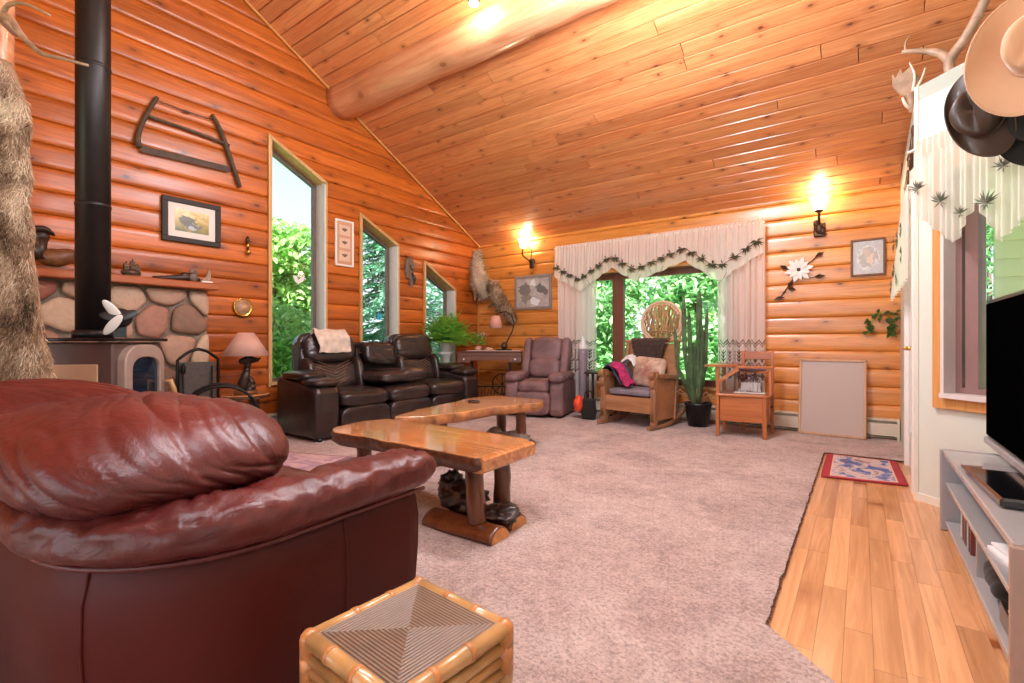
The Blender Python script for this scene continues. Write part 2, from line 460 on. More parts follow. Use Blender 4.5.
def clip(poly, axis, val, keep_ge):
    out = []
    for i, p in enumerate(poly):
        q = poly[(i+1) % len(poly)]
        a, b = p[axis]-val, q[axis]-val
        if not keep_ge: a, b = -a, -b
        if a >= -1e-9: out.append(p)
        if (a > 1e-9 and b < -1e-9) or (a < -1e-9 and b > 1e-9):
            s = a/(a-b); out.append((p[0]+(q[0]-p[0])*s, p[1]+(q[1]-p[1])*s))
    return out
def log_wall(name, polys, fn, mat, seed):
    # polys: convex (s,z) regions; fn(s,z,depth)->point
    mb = MB(); rg = random.Random(seed); shade = {}
    for poly in polys:
        z0 = min(p[1] for p in poly); z1 = max(p[1] for p in poly)
        rows = log_rows(z0, z1)
        for a, b in zip(rows, rows[1:]):
            q = clip(clip(poly, 1, a, True), 1, b, False)
            if len(q) < 3: continue
            k = int(math.floor(((a+b)/2-ZOFF)/PITCH))
            if k not in shade: shade[k] = rg.random()
            mb.rnd = shade[k]
            mb.add([fn(s, z, log_depth(z) if z not in (rows[0], rows[-1]) else log_depth(z)) for s, z in q], [tuple(range(len(q)))], True)
    o = mb.build(name, mat, recalc=False)
    return struct(o)

# windows in the gable wall: (y0, y1, sill, top at y0, top at y1)
WIN = [(2.81,3.50,.56,3.36,3.02), (4.03,4.66,.56,2.735,2.43), (5.19,5.86,.56,2.26,1.895)]
polys = []
ys = [YK] + [y for w in WIN for y in w[:2]] + [YB]
for i in range(0, len(ys), 2):
    a, b = ys[i], ys[i+1]
    pl = [(a,0),(b,0),(b,roof(b))]
    if a < YR < b: pl.append((YR, roof(YR)))
    pl.append((a, roof(a))); polys.append(pl)
for y0,y1,s,t0,t1 in WIN:
    polys.append([(y0,0),(y1,0),(y1,s),(y0,s)])
    polys.append([(y0,t0),(y1,t1),(y1,roof(y1)),(y0,roof(y0))])
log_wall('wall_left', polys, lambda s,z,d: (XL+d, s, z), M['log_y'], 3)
BW = (-3.42,-1.30,.43,2.06)
XRW = .33
bp = [[(XL,0),(BW[0],0),(BW[0],EAVE+.02),(XL,EAVE+.02)], [(BW[1],0),(XRW+.13,0),(XRW+.13,EAVE+.02),(BW[1],EAVE+.02)],
      [(BW[0],0),(BW[1],0),(BW[1],BW[2]),(BW[0],BW[2])], [(BW[0],BW[3]),(BW[1],BW[3]),(BW[1],EAVE+.02),(BW[0],EAVE+.02)]]
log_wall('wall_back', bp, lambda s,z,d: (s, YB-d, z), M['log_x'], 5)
# corner stop and gable trim strips
mb = MB(); mb.box((XL+.04, YB-.04, 1.33), (.022,.022,2.66)); struct(mb.build('trim_corner', M['trim']))
mb = MB(); mb.bar((XL+.052, YB-.02, roof(YB)-.015), (XL+.052, YR, roof(YR)-.015), .02, .022); struct(mb.build('trim_gable', M['trim']))

# ceiling: individual tongue-and-groove boards
def ceiling(name, y0, y1, flip):
    mb = MB(); rg = random.Random(11)
    L = abs(y1-y0); n = int(round(L/.128)); pw = L/n
    sgn = 1 if y1 > y0 else -1
    for i in range(n):
        a, b = y0+sgn*i*pw, y0+sgn*(i+1)*pw
        x = XL+.01 - rg.uniform(0, 2.2)
        while x < XR:
            x2 = x + rg.choice((2.2,2.8,3.4,4.0)) + rg.uniform(-.3,.3)
            xa, xb = max(x, XL), min(x2, XR)
            if xb-xa > .02:
                mb.rnd = rg.random(); g = .0066; d = -.010
                A, B = (a+sgn*g, b-sgn*g)
                def P(xx, yy, dd): return (xx, yy, roof(yy)+dd)
                vs = [P(xa+g*.5,A,d),P(xb-g*.5,A,d),P(xb-g*.5,B,d),P(xa+g*.5,B,d), P(xa+g*.2,a+sgn*g*.3,.045),P(xb-g*.2,a+sgn*g*.3,.045),P(xb-g*.2,b-sgn*g*.3,.045),P(xa+g*.2,b-sgn*g*.3,.045)]
                mb.add(vs, [(0,1,2,3),(0,4,5,1),(1,5,6,2),(2,6,7,3),(3,7,4,0)], False)
            x = x2
    return struct(mb.build(name, M['plank_x']))
ceiling('ceiling', YB, YR, 0); ceiling('ceiling', YR, YK, 1)
mb = MB()
mb.add([(XL-.3,YB+.3,roof(YB+.3)+.05),(XR,YB+.3,roof(YB+.3)+.05),(XR,YR,roof(YR)+.05),(XL-.3,YR,roof(YR)+.05),(XR,YK,roof(YK)+.05),(XL-.3,YK,roof(YK)+.05)],[(0,1,2,3),(3,2,4,5)],False)
struct(mb.build('ceiling_backing', plain('roof_deck','4a2c18',.8)))
# log purlin under the slope
mb = MB(); pts = []; rad = []
for i in range(60):
    x = XL+.01 + (XR-XL-.02)*i/59
    pts.append((x, 3.74+.012*mnoise.noise((x*1.1,0,3)), roof(3.74)-.01+.012*mnoise.noise((x*1.1,7,3))))
    rad.append(.215+.012*mnoise.noise((x*1.7,2,9))+.006*mnoise.noise((x*6,2,1)))
mb.tube(pts, rad, 36); struct(mb.build('trim_ceiling_log', M['beam']))

# floor: oak boards + carpet
mb = MB(); rg = random.Random(4); x = -.30
while x < XR:
    w = .083; y = YK - rg.uniform(0,1)
    while y < YB:
        y2 = y + rg.uniform(.45,1.25)
        mb.rnd = rg.random(); g = .0007; ya, yb = max(y,YK), min(y2,YB)
        if yb > ya:
            mb.add([(x+g,ya+g,0),(x+w-g,ya+g,0),(x+w-g,yb-g,0),(x+g,yb-g,0),(x,ya,-.002),(x+w,ya,-.002),(x+w,yb,-.002),(x,yb,-.002)],[(0,1,2,3),(0,4,5,1),(1,5,6,2),(2,6,7,3),(3,7,4,0)],False)
        y = y2
    x += w
struct(mb.build('floor', M['floor']))
mb = MB(); mb.box(((XL+XR)/2,(YB+YK)/2,-.06),(XR-XL+.6,YB-YK+.6,.1)); struct(mb.build('floor_slab', plain('subfloor','6a5038',.9)))
# carpet, with an uneven cut edge along the oak
CZ = .018
def cedge(y): return -.285 + .008*mnoise.noise((y*9,1,1)) + .006*mnoise.noise((y*31,4,1))
mb = MB()
ny = 420
rows = []
def cz(x,y): return CZ + .003*mnoise.noise((x*7,y*7,2))
mb.grid(lambda u,v: (lambda y: (lambda x: (x, y, cz(x,y)))(XL + (cedge(y)-XL)*u))(1.9+(YB-1.9)*v), 90, ny, uv=False)
mb.grid(lambda u,v: (lambda y: (lambda x: (x, y, cz(x,y)))(-.287+(1.4+.287)*u if False else cedge(y)+(.33-cedge(y))*u))(5.36+.012*mnoise.noise((u*20,3,3))+(YB-5.36)*v), 60, 30, uv=False)
def diag(u,v):
    x = XL+(XR-XL)*u
    top = 1.9 if x < -.36 else (1.98-(max(x,-.285)+.285)*1.0 + .008*mnoise.noise((x*14,3,3)) if x > -.285 else 1.9+.08*(x+.36)/.075)
    y = YK + (top-YK)*v
    return (x, y, cz(x,y))
mb.grid(diag, 260, 60, uv=False)
# rolled cut edge
def lip(pts):
    for p, q in zip(pts, pts[1:]):
        mb.add([(p[0],p[1],CZ),(q[0],q[1],CZ),(q[0],q[1],.001),(p[0],p[1],.001)],[(0,1,2,3)],False)
lip([(cedge(y), y) for y in [1.98+3.4*i/300 for i in range(301)]])
lip([(x, 1.98-(x+.285)+.008*mnoise.noise((x*14,3,3))) for x in [-.285+2.5*i/120 for i in range(121)]])
struct(mb.build('floor_carpet', M['carpet'], recalc=False))
# dark pile fringe along the cut edge
mb = MB(); rg = random.Random(9)
for i in range(2600):
    y = 1.98+rg.random()*3.36; x = cedge(y)
    mb.leaf((x-.004, y, CZ-.006), (rg.uniform(.2,1), rg.uniform(-.6,.6), rg.uniform(-.4,.5)), (0,0,1), rg.uniform(.006,.018), .004)
e = mb.build('trim_carpet_edge', plain('carpet_edge','7c5a50',.95,var=.4,vs=40)); struct(e)

# right-hand side: door wall, angled window wall with a flat-topped box
H2 = 2.74
A0 = Vector((.298,4.18,0)); B0 = Vector((.33,6.5,0))
S2 = .70710678
W0 = Vector((S2,-S2,0)); WN = Vector((S2,S2,0))        # along the angled wall, and into it
def on45(t, z, d=0): p = A0 + W0*t + WN*d; return (p.x, p.y, z)
RW = (.19, .68, .70, 2.12)                             # window opening on the angled wall
mb = MB()
for poly in ([(0,0),(RW[0],0),(RW[0],H2),(0,H2)], [(RW[1],0),(.78,0),(.78,H2),(RW[1],H2)], [(RW[0],0),(RW[1],0),(RW[1],RW[2]),(RW[0],RW[2])], [(RW[0],RW[3]),(RW[1],RW[3]),(RW[1],H2),(RW[0],H2)]):
    mb.prism(poly, 0, .14, lambda a,b,h: on45(a,b,h))
struct(mb.build('wall_window', M['cream']))
# wall carrying the glazed door (opening from y=4.42 to 5.92)
DY0, DY1, DZ = 4.40, 5.30, 2.10
def onD(y, z, d=0):
    x = A0.x + (B0.x-A0.x)*(y-A0.y)/(B0.y-A0.y); return (x+d, y, z)
mb = MB()
for poly in ([(A0.y,0),(DY0,0),(DY0,H2),(A0.y,H2)], [(DY1,0),(YB,0),(YB,H2),(DY1,H2)], [(DY0,DZ),(DY1,DZ),(DY1,H2),(DY0,H2)]):
    mb.prism(poly, 0, .14, lambda a,b,h: onD(a,b,h))
struct(mb.build('wall_door', M['cream']))
mb = MB(); pl = [(A0.x,A0.y),(B0.x,YB),(XR,YB),(XR,3.63),on45(.78,0)[:2]]
mb.prism(pl, H2-.1, H2, lambda a,b,h: (a,b,h)); struct(mb.build('ceiling_low', M['cream']))
mb = MB(); mb.bar((A0.x-.004,A0.y-.002,0), (A0.x-.004,A0.y-.002,H2), .02, .02); struct(mb.build('trim_wall_edge', M['creamtrim']))
mb = MB()
for a, b in ((0,.76),): mb.prism([(a,0),(b,0),(b,.05),(a,.05)], -.012, 0, lambda a,b,h: on45(a,b,h))
struct(mb.build('baseboard_window', M['creamtrim']))
# the rest of the room, behind the camera: end wall and rear wall with wide openings for daylight
mb = MB()
mb.prism([(YK,0),(2.9,0),(2.9,roof(2.9)),(YR,roof(YR)),(YK,roof(YK))], 0, .12, lambda a,b,h: (XR+h,a,b)); 
mb.prism([(2.9,H2),(YB,H2),(YB,roof(YB)),(2.9,roof(2.9))], 0, .12, lambda a,b,h: (XR+h,a,b))
struct(mb.build('wall_right', M['cream']))
mb = MB()
for poly in ([(XL,0),(-4.6,0),(-4.6,roof(YK)),(XL,roof(YK))], [(2.2,0),(XR,0),(XR,roof(YK)),(2.2,roof(YK))], [(-4.6,0),(2.2,0),(2.2,.2),(-4.6,.2)], [(-4.6,2.4),(2.2,2.4),(2.2,roof(YK)),(-4.6,roof(YK))]):
    mb.prism(poly, 0, .12, lambda a,b,h: (a,YK-h,b))
struct(mb.build('wall_rear', M['cream']))
mb = MB(); mb.prism([on45(.78,0)[:2],(.86,3.62),(.86,-1.0),(1.0,-1.0),(1.0,3.75)],0,H2,lambda a,b,h:(a,b,h))
struct(mb.build('wall_closet', M['cream']))

# ---- windows
def gable_window(k, y0,y1,s,t0,t1):
    w = bpy.data.objects.new('window_%d' % k, None); C.objects.link(w); struct(w); w.location = (XL, y0, s)
    def q(y,z,x): return (x, y-y0, z-s)
    def quad(mb, pl, x0, x1): mb.prism(pl, x0, x1, lambda a,b,h: q(a,b,h))
    D = -.17
    # oak jambs lining the deep opening
    mb = MB(); j = .018
    quad(mb, [(y0,s),(y0+j,s),(y0+j,t0-j*.5),(y0,t0)], D, .055)
    quad(mb, [(y0,t0),(y0,t0-.02),(y1,t1-.02),(y1,t1)], D, .055)
    quad(mb, [(y0,s),(y1,s),(y1,s+.025),(y0,s+.025)], D, .07)
    mb.build('jamb', M['oakwin'], w)
    mb = MB(); quad(mb, [(y1-j,s),(y1,s),(y1,t1),(y1-j,t1+.01)], D, .055); mb.build('jamb', M['vinyl'], w)
    mb = MB(); e = .022
    quad(mb, [(y0-e,s-e),(y0,s-e),(y0,t0),(y0-e,t0+e*1.2)], .03, .058)
    quad(mb, [(y1,s-e),(y1+e,s-e),(y1+e,t1+e*.6),(y1,t1+e*.2)], .03, .058)
    quad(mb, [(y0-e,t0+e*1.2),(y0,t0),(y1,t1),(y1+e,t1+e*.6)], .03, .058)
    mb.build('casing', M['oakwin'], w)
    # sash
    f = .045; sl = (t1-t0)/(y1-y0); a, b = y0+j, y1-j
    ta, tb = t0+sl*j-.02, t1-sl*j-.02
    mb = MB()
    quad(mb, [(a,s+.02),(a+f,s+.02),(a+f,ta+sl*f),(a,ta)], D, D+.05)
    quad(mb, [(b-f,s+.02),(b,s+.02),(b,tb),(b-f,tb-sl*f)], D, D+.05)
    quad(mb, [(a+f,ta+sl*f),(a+f,ta+sl*f-f*1.1),(b-f,tb-sl*f-f*1.1),(b-f,tb-sl*f)], D, D+.05)
    quad(mb, [(a+f,s+.02),(b-f,s+.02),(b-f,s+.02+f),(a+f,s+.02+f)], D, D+.05)
    mb.build('sash', plain('sash_brown','6a5a50',.4), w)
    mb = MB(); quad(mb, [(a+f*.5,s+.04),(b-f*.5,s+.04),(b-f*.5,tb-.03),(a+f*.5,ta-.03)], D+.02, D+.026); mb.build('pane', M['glass'], w)
for i, wv in enumerate(WIN): gable_window(i+1, *wv)
def box_window(k, to, w, h, muls, D, jm, sm, fr=.06, lights=None):
    r = bpy.data.objects.new('window_%d' % k, None); C.objects.link(r); struct(r)
    def pr(mb, x0,x1,z0,z1,d0,d1): mb.prism([(x0,z0),(x1,z0),(x1,z1),(x0,z1)], d0, d1, lambda a,b,h: to(a,b,h))
    mb = MB()
    pr(mb,0,.02,0,h,-.05,D); pr(mb,w-.02,w,0,h,-.05,D); pr(mb,0,w,h-.02,h,-.05,D); pr(mb,0,w,0,.03,-.06,D); mb.build('jamb', jm, r)
    xs = [.02]+muls+[w-.02]
    for i in range(len(xs)-1):
        a, b = xs[i], xs[i+1]
        mb = MB(); pr(mb,a,a+fr,.03,h-.02,D-.06,D); pr(mb,b-fr,b,.03,h-.02,D-.06,D); pr(mb,a+fr,b-fr,.03,.03+fr,D-.06,D); pr(mb,a+fr,b-fr,h-.02-fr,h-.02,D-.06,D)
        s = mb.build('sash', sm, r)
        mb = MB(); pr(mb,a+fr*.6,b-fr*.6,.03+fr*.6,h-.02-fr*.6,D-.03,D-.045); mb.build('pane', M['glass'], s)
    return r
box_window(4, lambda a,b,h: (BW[0]+a, YB+h, BW[2]+b), BW[1]-BW[0], BW[3]-BW[2], [.55], .15, M['oakwin'], M['brownframe'], .085)
r5 = box_window(5, lambda a,b,h: on45(RW[0]+a, RW[2]+b, h), RW[1]-RW[0], RW[3]-RW[2], [.11], .10, M['vinyl'], plain('mauve_vinyl','8c6c68',.4,var=.05), .035)
mb = MB(); c = .07
for pl in ([(RW[0]-c,RW[2]-c),(RW[0],RW[2]-c),(RW[0],RW[3]+c),(RW[0]-c,RW[3]+c)],[(RW[1],RW[2]-c),(RW[1]+c,RW[2]-c),(RW[1]+c,RW[3]+c),(RW[1],RW[3]+c)],[(RW[0],RW[2]-c),(RW[1],RW[2]-c),(RW[1],RW[2]),(RW[0],RW[2])],[(RW[0],RW[3]),(RW[1],RW[3]),(RW[1],RW[3]+c),(RW[0],RW[3]+c)]):
    mb.prism(pl, -.028, 0, lambda a,b,h: on45(a,b,h), bev=.004)
struct(mb.build('trim_window', M['trim']))
# ---- glazed white door in the right wall
dr = bpy.data.objects.new('door_1', None); C.objects.link(dr); struct(dr)
mb = MB()
def dp(mb, y0,y1,z0,z1,d0,d1): mb.prism([(y0,z0),(y1,z0),(y1,z1),(y0,z1)], d0, d1, lambda a,b,h: onD(a,b,h))
dp(mb,DY0-.07,DY0+.02,0,DZ+.07,-.02,.14); dp(mb,DY1-.02,DY1+.07,0,DZ+.07,-.02,.14); dp(mb,DY0+.02,DY1-.02,DZ-.02,DZ+.07,-.02,.14)
mb.build('door_frame', M['white'], dr)
mb = MB(); a, b = DY0+.02, DY1-.02
dp(mb,a,a+.13,.02,DZ-.02,.01,.055); dp(mb,b-.13,b,.02,DZ-.02,.01,.055); dp(mb,a+.13,b-.13,.02,.30,.01,.055); dp(mb,a+.13,b-.13,DZ-.15,DZ-.02,.01,.055)
for zz in (.30,): dp(mb,a+.13,b-.13,zz,zz+.025,.0,.06)
leaf = mb.build('door_leaf', M['white'], dr)
mb = MB(); dp(mb,a+.12,b-.12,.3,DZ-.14,.03,.036); mb.build('door_pane', M['glass'], leaf)
mb = MB(); hx = onD(a+.065,1.0,0)
mb.tube([(hx[0]+.012,hx[1],1.0),(hx[0]-.045,hx[1],1.0)],.014,12); mb.tube([(hx[0]-.045,hx[1],1.0),(hx[0]-.052,hx[1]+.05,1.0),(hx[0]-.05,hx[1]+.11,.998)],[.011,.010,.008],10); mb.lathe([(.03,0),(.03,.006),(.02,.01)],(0,0,0),20,Matrix.Translation((hx[0]+.012,hx[1],1.0)) @ Euler((0,-pi/2,0)).to_matrix().to_4x4())
mb.build('door_handle', M['brass'], leaf)

# ---- baseboard heaters
def heater(name, fn, L, lab):
    r = thing(name, lab, 'heater')
    mb = MB()
    def pr(x0,x1,pts): mb.prism(pts, x0, x1, lambda a,b,h: fn(h,a,b))
    pr(0,L,[(0,.03),(.012,.03),(.012,.235),(0,.235)])
    pr(0,L,[(.055,.06),(.068,.06),(.074,.185),(.062,.19)])
    pr(0,L,[(0,.225),(.06,.215),(.062,.224),(0,.238)])
    mb.build('cover', M['heater'], r, recalc=True)
    mb = MB(); pr(.02,L-.02,[(.014,.05),(.052,.05),(.052,.17),(.014,.17)]); mb.build('fins', M['iron'], r)
    mb = MB(); pr(-.02,.0,[(0,0),(.075,0),(.075,.2),(.06,.235),(0,.24)]); mb.build('end_cap', M['heater'], r)
    mb = MB(); pr(L,L+.02,[(0,0),(.075,0),(.075,.2),(.06,.235),(0,.24)]); mb.build('end_cap', M['heater'], r)
heater('baseboard_heater', lambda s,d,z: (-3.3+s, YB-.034-d, z), 3.60, 'long cream baseboard heater along the back log wall under the picture window')
heater('baseboard_heater', lambda s,d,z: (XL+.034+d, 2.25+s, z), 3.8, 'cream baseboard heater along the left log wall behind the dark sofa')

# ------------------------------------------------------------------ outdoors
mb = MB(); mb.grid(lambda u,v: ((-40+80*u),(-25+75*v),-.76),60,60,uv=False)
def grass_mat():
    t = NT('lawn'); n = t.noise(t.coord(), 1.5, 5, .7); return t.done(Base_Color=t.ramp(n,[(.3,lin('5c9a3c')),(.7,lin('a4d070'))]), Roughness=.9)
o = mb.build('lawn', grass_mat()); tag(o,'green lawn spreading outside the windows','lawn',kind='stuff')
M['leaf_bright'] = leafmat('leaf_bright','6cb04c','d0f0a4')
M['leaf_mid'] = leafmat('leaf_mid','54985a','b4dca4')
M['leaf_spruce'] = leafmat('leaf_spruce','347a5c','a0d4b8',trans=.15)
M['trunk'] = plain('trunk','5a4638',.9,var=.3,vs=10)
def tree(label, x, y, h, r, mat, n, leafL=.16, base=.3, seed=1, name='leafy_tree'):
    rg = random.Random(seed); t = thing(name, label, 'tree', (x,y,-.75), 0, None)
    mb = MB(); mb.tube([(0,0,0),(.05,.03,h*.4),(0,.06,h*.85)],[.10,.07,.02],8); mb.build('trunk', M['trunk'], t)
    mb = MB(); blobs = []
    for i in range(16):
        zz = rg.uniform(base, 1)*h; rr = r*(1-.45*abs(zz/h-.5)*2)*rg.uniform(.2,.75); a = rg.uniform(0,2*pi)
        blobs.append((Vector((rr*cos(a), rr*sin(a), zz)), r*rg.uniform(.32,.55)))
    for i in range(n):
        c, br = rg.choice(blobs)
        d = Vector((rg.gauss(0,1),rg.gauss(0,1),rg.gauss(0,1))).normalized()
        p = c + d*br*rg.uniform(.55,1.05)
        mb.rnd = min(1,max(0,rg.gauss(.5,.25)))
        dd = Vector((rg.gauss(0,1),rg.gauss(0,1),rg.gauss(-.2,.7)))
        mb.leaf(p, dd, Vector((rg.gauss(0,1),rg.gauss(0,1),1.5)), leafL*rg.uniform(.6,1.4), leafL*.6)
    mb.build('foliage', mat, t, recalc=False)
def spruce(label, x, y, h, r, seed):
    rg = random.Random(seed); t = thing('spruce_tree', label, 'tree', (x,y,-.75))
    mb = MB(); mb.tube([(0,0,0),(0,0,h)],[.13,.02],8); mb.build('trunk', M['trunk'], t)
    mb = MB(); nl = int(h/.22)
    for i in range(nl):
        z = .3+ (h-.4)*i/nl; R = r*(1-z/h)+.1
        nb = 11
        for k in range(nb):
            a = 2*pi*(k+rg.random())/nb; L = R*rg.uniform(.8,1.1)
            d = Vector((cos(a),sin(a),0))
            for s in range(int(L/.055)+2):
                f = s*.055
                p = Vector((0,0,z)) + d*f + Vector((0,0,-.28*f*f/max(R,.3)-.1*f + .06*(f/L)**3))
                for side in (-1,1,0):
                    q = d*.6 + Vector((-sin(a),cos(a),0))*side*1.0 + Vector((0,0,rg.uniform(-.5,.15)))
                    mb.rnd = min(1,max(0,.25+.55*f/L+rg.gauss(0,.15)))
                    mb.leaf(p, q, (0,0,1), rg.uniform(.12,.2), .055)
    mb.build('foliage', M['leaf_spruce'], t, recalc=False)
tree('bright leafy tree filling the tall left window, nearest the glass', -9.3, 4.9, 3.7, 1.4, M['leaf_bright'], 9000, .17, .15, 2)
tree('pale leafy bush low in the tall left window', -8.2, 4.4, 2.3, 1.1, M['leaf_bright'], 6000, .13, .1, 3)
tree('leafy tree behind the low bush in the tall left window', -12.2, 6.6, 4.2, 1.5, M['leaf_mid'], 7000, .22, .2, 4)
spruce('blue-green spruce filling the middle gable window', -8.3, 6.9, 7.2, 1.8, 5)
spruce('dark spruce behind the fern in the smallest gable window', -9.0, 10.3, 7.0, 1.9, 6)
hz = [(-7.0,15.2,6.0,1.7),(-5.2,18.4,7.0,2.2),(-3.9,14.4,5.0,1.5),(-1.2,21,8.0,2.4),(.4,16,6.0,1.8),(-10.4,20.5,8,2.4),(3.2,21,7.5,2.2),(-3.2,26,9,2.8)]
labs = ['leafy tree seen through the left pane of the picture window','tall leafy tree behind the brown mullion of the picture window','round leafy tree just right of the brown mullion, beyond the lawn','tall leafy tree above the round willow chair back, far beyond the lawn','leafy tree behind the tall cactus, beyond the window','tall pale tree at the left edge of the picture window','broad tree behind the right lace curtain','tallest pale tree at the far back of the picture window']
for i,(x,y,h,r) in enumerate(hz): tree(labs[i], x, y, h, r, M['leaf_bright' if i%2 else 'leaf_mid'], 5200, .26, .06, 20+i)
# pale siding wing seen through the right window
mb = MB(); 
for k in range(22):
    z = -.3+k*.16
    mb.prism([(0,z),(0,z+.16),(-.03,z)], 0, 1.25, lambda a,b,h: (.95+h*.92-a*.3, 6.0+h*.15+a, b))
o = mb.build('wall_siding', plain('pale_siding','d0dcd0',.6,var=.02)); struct(o)
tree('leafy bush beside the pale siding outside the right window', 3.9, 8.6, 3.2, 1.2, M['leaf_bright'], 5000, .16, .05, 40)
# ------------------------------------------------------------------ red leather loveseat (seen from behind)
def wrinkle(p, s, amp, along=(1,0,0), fa=1.5, fc=10):
    a = Vector(along).normalized(); t = p.dot(a); c = p - a*t
    n = mnoise.noise(Vector((t*fa+s, c.x*fc+s*2, c.z*fc+c.y*fc*.8)))
    n2 = mnoise.noise(Vector((t*fa*2.2+s, c.x*fc*2.1, c.z*fc*2+c.y*fc*1.7+5)))
    return -amp*((1-min(1,abs(n)*2.2))**3 + .4*(1-min(1,abs(n2)*2.2))**3)
def cushion(mb, c, r, e1, e2, s=0, amp=.006, along=(1,0,0), fa=1.5, fc=9, nu=72, nv=40, M=None, big=.012, sag=None):
    def fn(q):
        n = Vector((q.x/r[0]**2, q.y/r[1]**2, q.z/r[2]**2))
        if n.length > 1e-6: n.normalize()
        d = wrinkle(q, s, amp, along, fa, fc) + big*mnoise.noise(q*3+Vector((s,s,s)))
        q2 = q + n*d
        if sag: q2 = sag(q2)
        return q2
    mb.ell(c, r, e1, e2, nu, nv, M, fn)
def arc(cx, cy, r, a0, a1, n):
    return [(cx+r*cos(a0+(a1-a0)*i/n), cy+r*sin(a0+(a1-a0)*i/n)) for i in range(n+1)]

LW, LD = 2.24, .98         # loveseat width and depth; local x to the right, y forward, origin back centre
ls = thing('loveseat', 'oxblood red leather loveseat with puffy cushions, its back to the camera', 'sofa', (-1.13-LW/2, .195, .018), radians(2.5))
rc = .40
def u_path(inset=0, front=LD):
    w = LW/2-inset; r = rc-inset
    P = [(-w, front - (front-rc)*i/10) for i in range(10)]
    P += arc(-w+r, inset+r, r, pi, 1.5*pi, 10)
    P += [(-w+r+(2*w-2*r)*i/10, inset) for i in range(1,10)]
    P += arc(w-r, inset+r, r, 1.5*pi, 2*pi, 10)
    P += [(w, rc + (front-rc)*i/10) for i in range(1,11)]
    return P
mb = MB()
outer = u_path(.03, LD-.1)
lev = [(.05,-.02),(.07,-.01),(.2,-.004),(.36,.006),(.46,.004),(.55,-.02),(.575,-.05)]
inner = u_path(.26, LD-.1)
def off(P, k):
    cx, cy = 0, LD/2; out = []
    for i,p in enumerate(P):
        a, b = P[max(i-1,0)], P[min(i+1,len(P)-1)]
        t = Vector((b[0]-a[0], b[1]-a[1])).normalized(); out.append((p[0]+t.y*k, p[1]-t.x*k))
    return out
vs = []; n = len(outer)
for z,k in lev: vs += [(x,y+ (max(0,(y-.8))*(-.25)*(1-z/.5) if y>.8 else 0),z) for x,y in off(outer,k)]
F = []
for l in range(len(lev)-1):
    for i in range(n-1):
        a = l*n+i; F.append((a,a+1,a+n+1,a+n))
nb = len(vs); vs += [(x,y,.56) for x,y in inner] + [(x,y,.05) for x,y in inner]
for i in range(n-1):
    F.append(((len(lev)-1)*n+i,(len(lev)-1)*n+i+1,nb+i+1,nb+i)); F.append((nb+i,nb+i+1,nb+n+i+1,nb+n+i)); F.append((nb+n+i,nb+n+i+1,i+1,i))
for e in (0,n-1):
    F.append(tuple([l*n+e for l in range(len(lev))]+[nb+e,nb+n+e]))
mb.add(vs,F); mb.build('base_panel', M['redleather_shaded'], ls)
# panel seams
for i in (24, 33, 44, 15):
    mb = MB(); pts = [(p[0],p[1],z) for z,p in ((z,off(outer,k+.001)[i]) for z,k in lev[1:6])]
    mb.tube(pts,.0035,6); mb.build('seam', M['redleather_shaded'], ls)
# rounded top roll running along both arms and the back
P = u_path(.10, LD-.0)
def arm_h(i):
    # back part sits lower, arms swell a little
    t = abs(i-len(P)/2)/(len(P)/2); return .006*max(0,(t-.35))/.65
mb = MB(); K = 30
dense = []
for i in range(len(P)-1):
    for s in range(4): 
        f = s/4; dense.append(((P[i][0]*(1-f)+P[i+1][0]*f, P[i][1]*(1-f)+P[i+1][1]*f), i+f))
dense.append((P[-1], len(P)-1))
N = len(dense); vs = []
for j,(p,ii) in enumerate(dense):
    a, b = dense[max(j-1,0)][0], dense[min(j+1,N-1)][0]
    t = Vector((b[0]-a[0], b[1]-a[1], 0)).normalized(); s_ = Vector((t.y,-t.x,0))
    e = min(j, N-1-j)/10.0
    cap = sqrt(max(0,1-(1-min(1,e))**2)) if e < 1 else 1
    cap = max(cap,.02)
    for k in range(K):
        an = 2*pi*k/K; ca, sa = cos(an), sin(an)
        ca = math.copysign(abs(ca)**.85,ca); sa = math.copysign(abs(sa)**.85,sa)
        q = Vector((p[0],p[1],.600+arm_h(ii))) + s_*ca*.122*(.35+.65*cap) + Vector((0,0,1))*sa*.068*(.25+.75*cap)
        w = -.008*(1-min(1,abs(mnoise.noise(Vector((ii*.9, an*1.1, 3)))*2.4)))**3 + .008*mnoise.noise(Vector((q.x*5,q.y*5,q.z*5)))
        w -= .007*(1-min(1,abs(mnoise.noise(Vector((ii*.35+an*.8, an*2.2, 9)))*2.4)))**3
        q += (s_*ca + Vector((0,0,1))*sa)*w*(1.5 if sa > -.2 else .4)
        vs.append(q)
F = []
for j in range(N-1):
    for k in range(K):
        a, b = j*K+k, j*K+(k+1)%K; F.append((a,b,b+K,a+K))
F.append(tuple(range(K))); F.append(tuple((N-1)*K+k for k in range(K)))
mb.add(vs,F); mb.build('arm_roll', M['redleather'], ls)
# welt under the roll
mb = MB(); mb.tube([(p[0],p[1],.540) for p in off(u_path(.03,LD-.08),.006)], .007, 8); mb.build('piping', M['redleather'], ls)
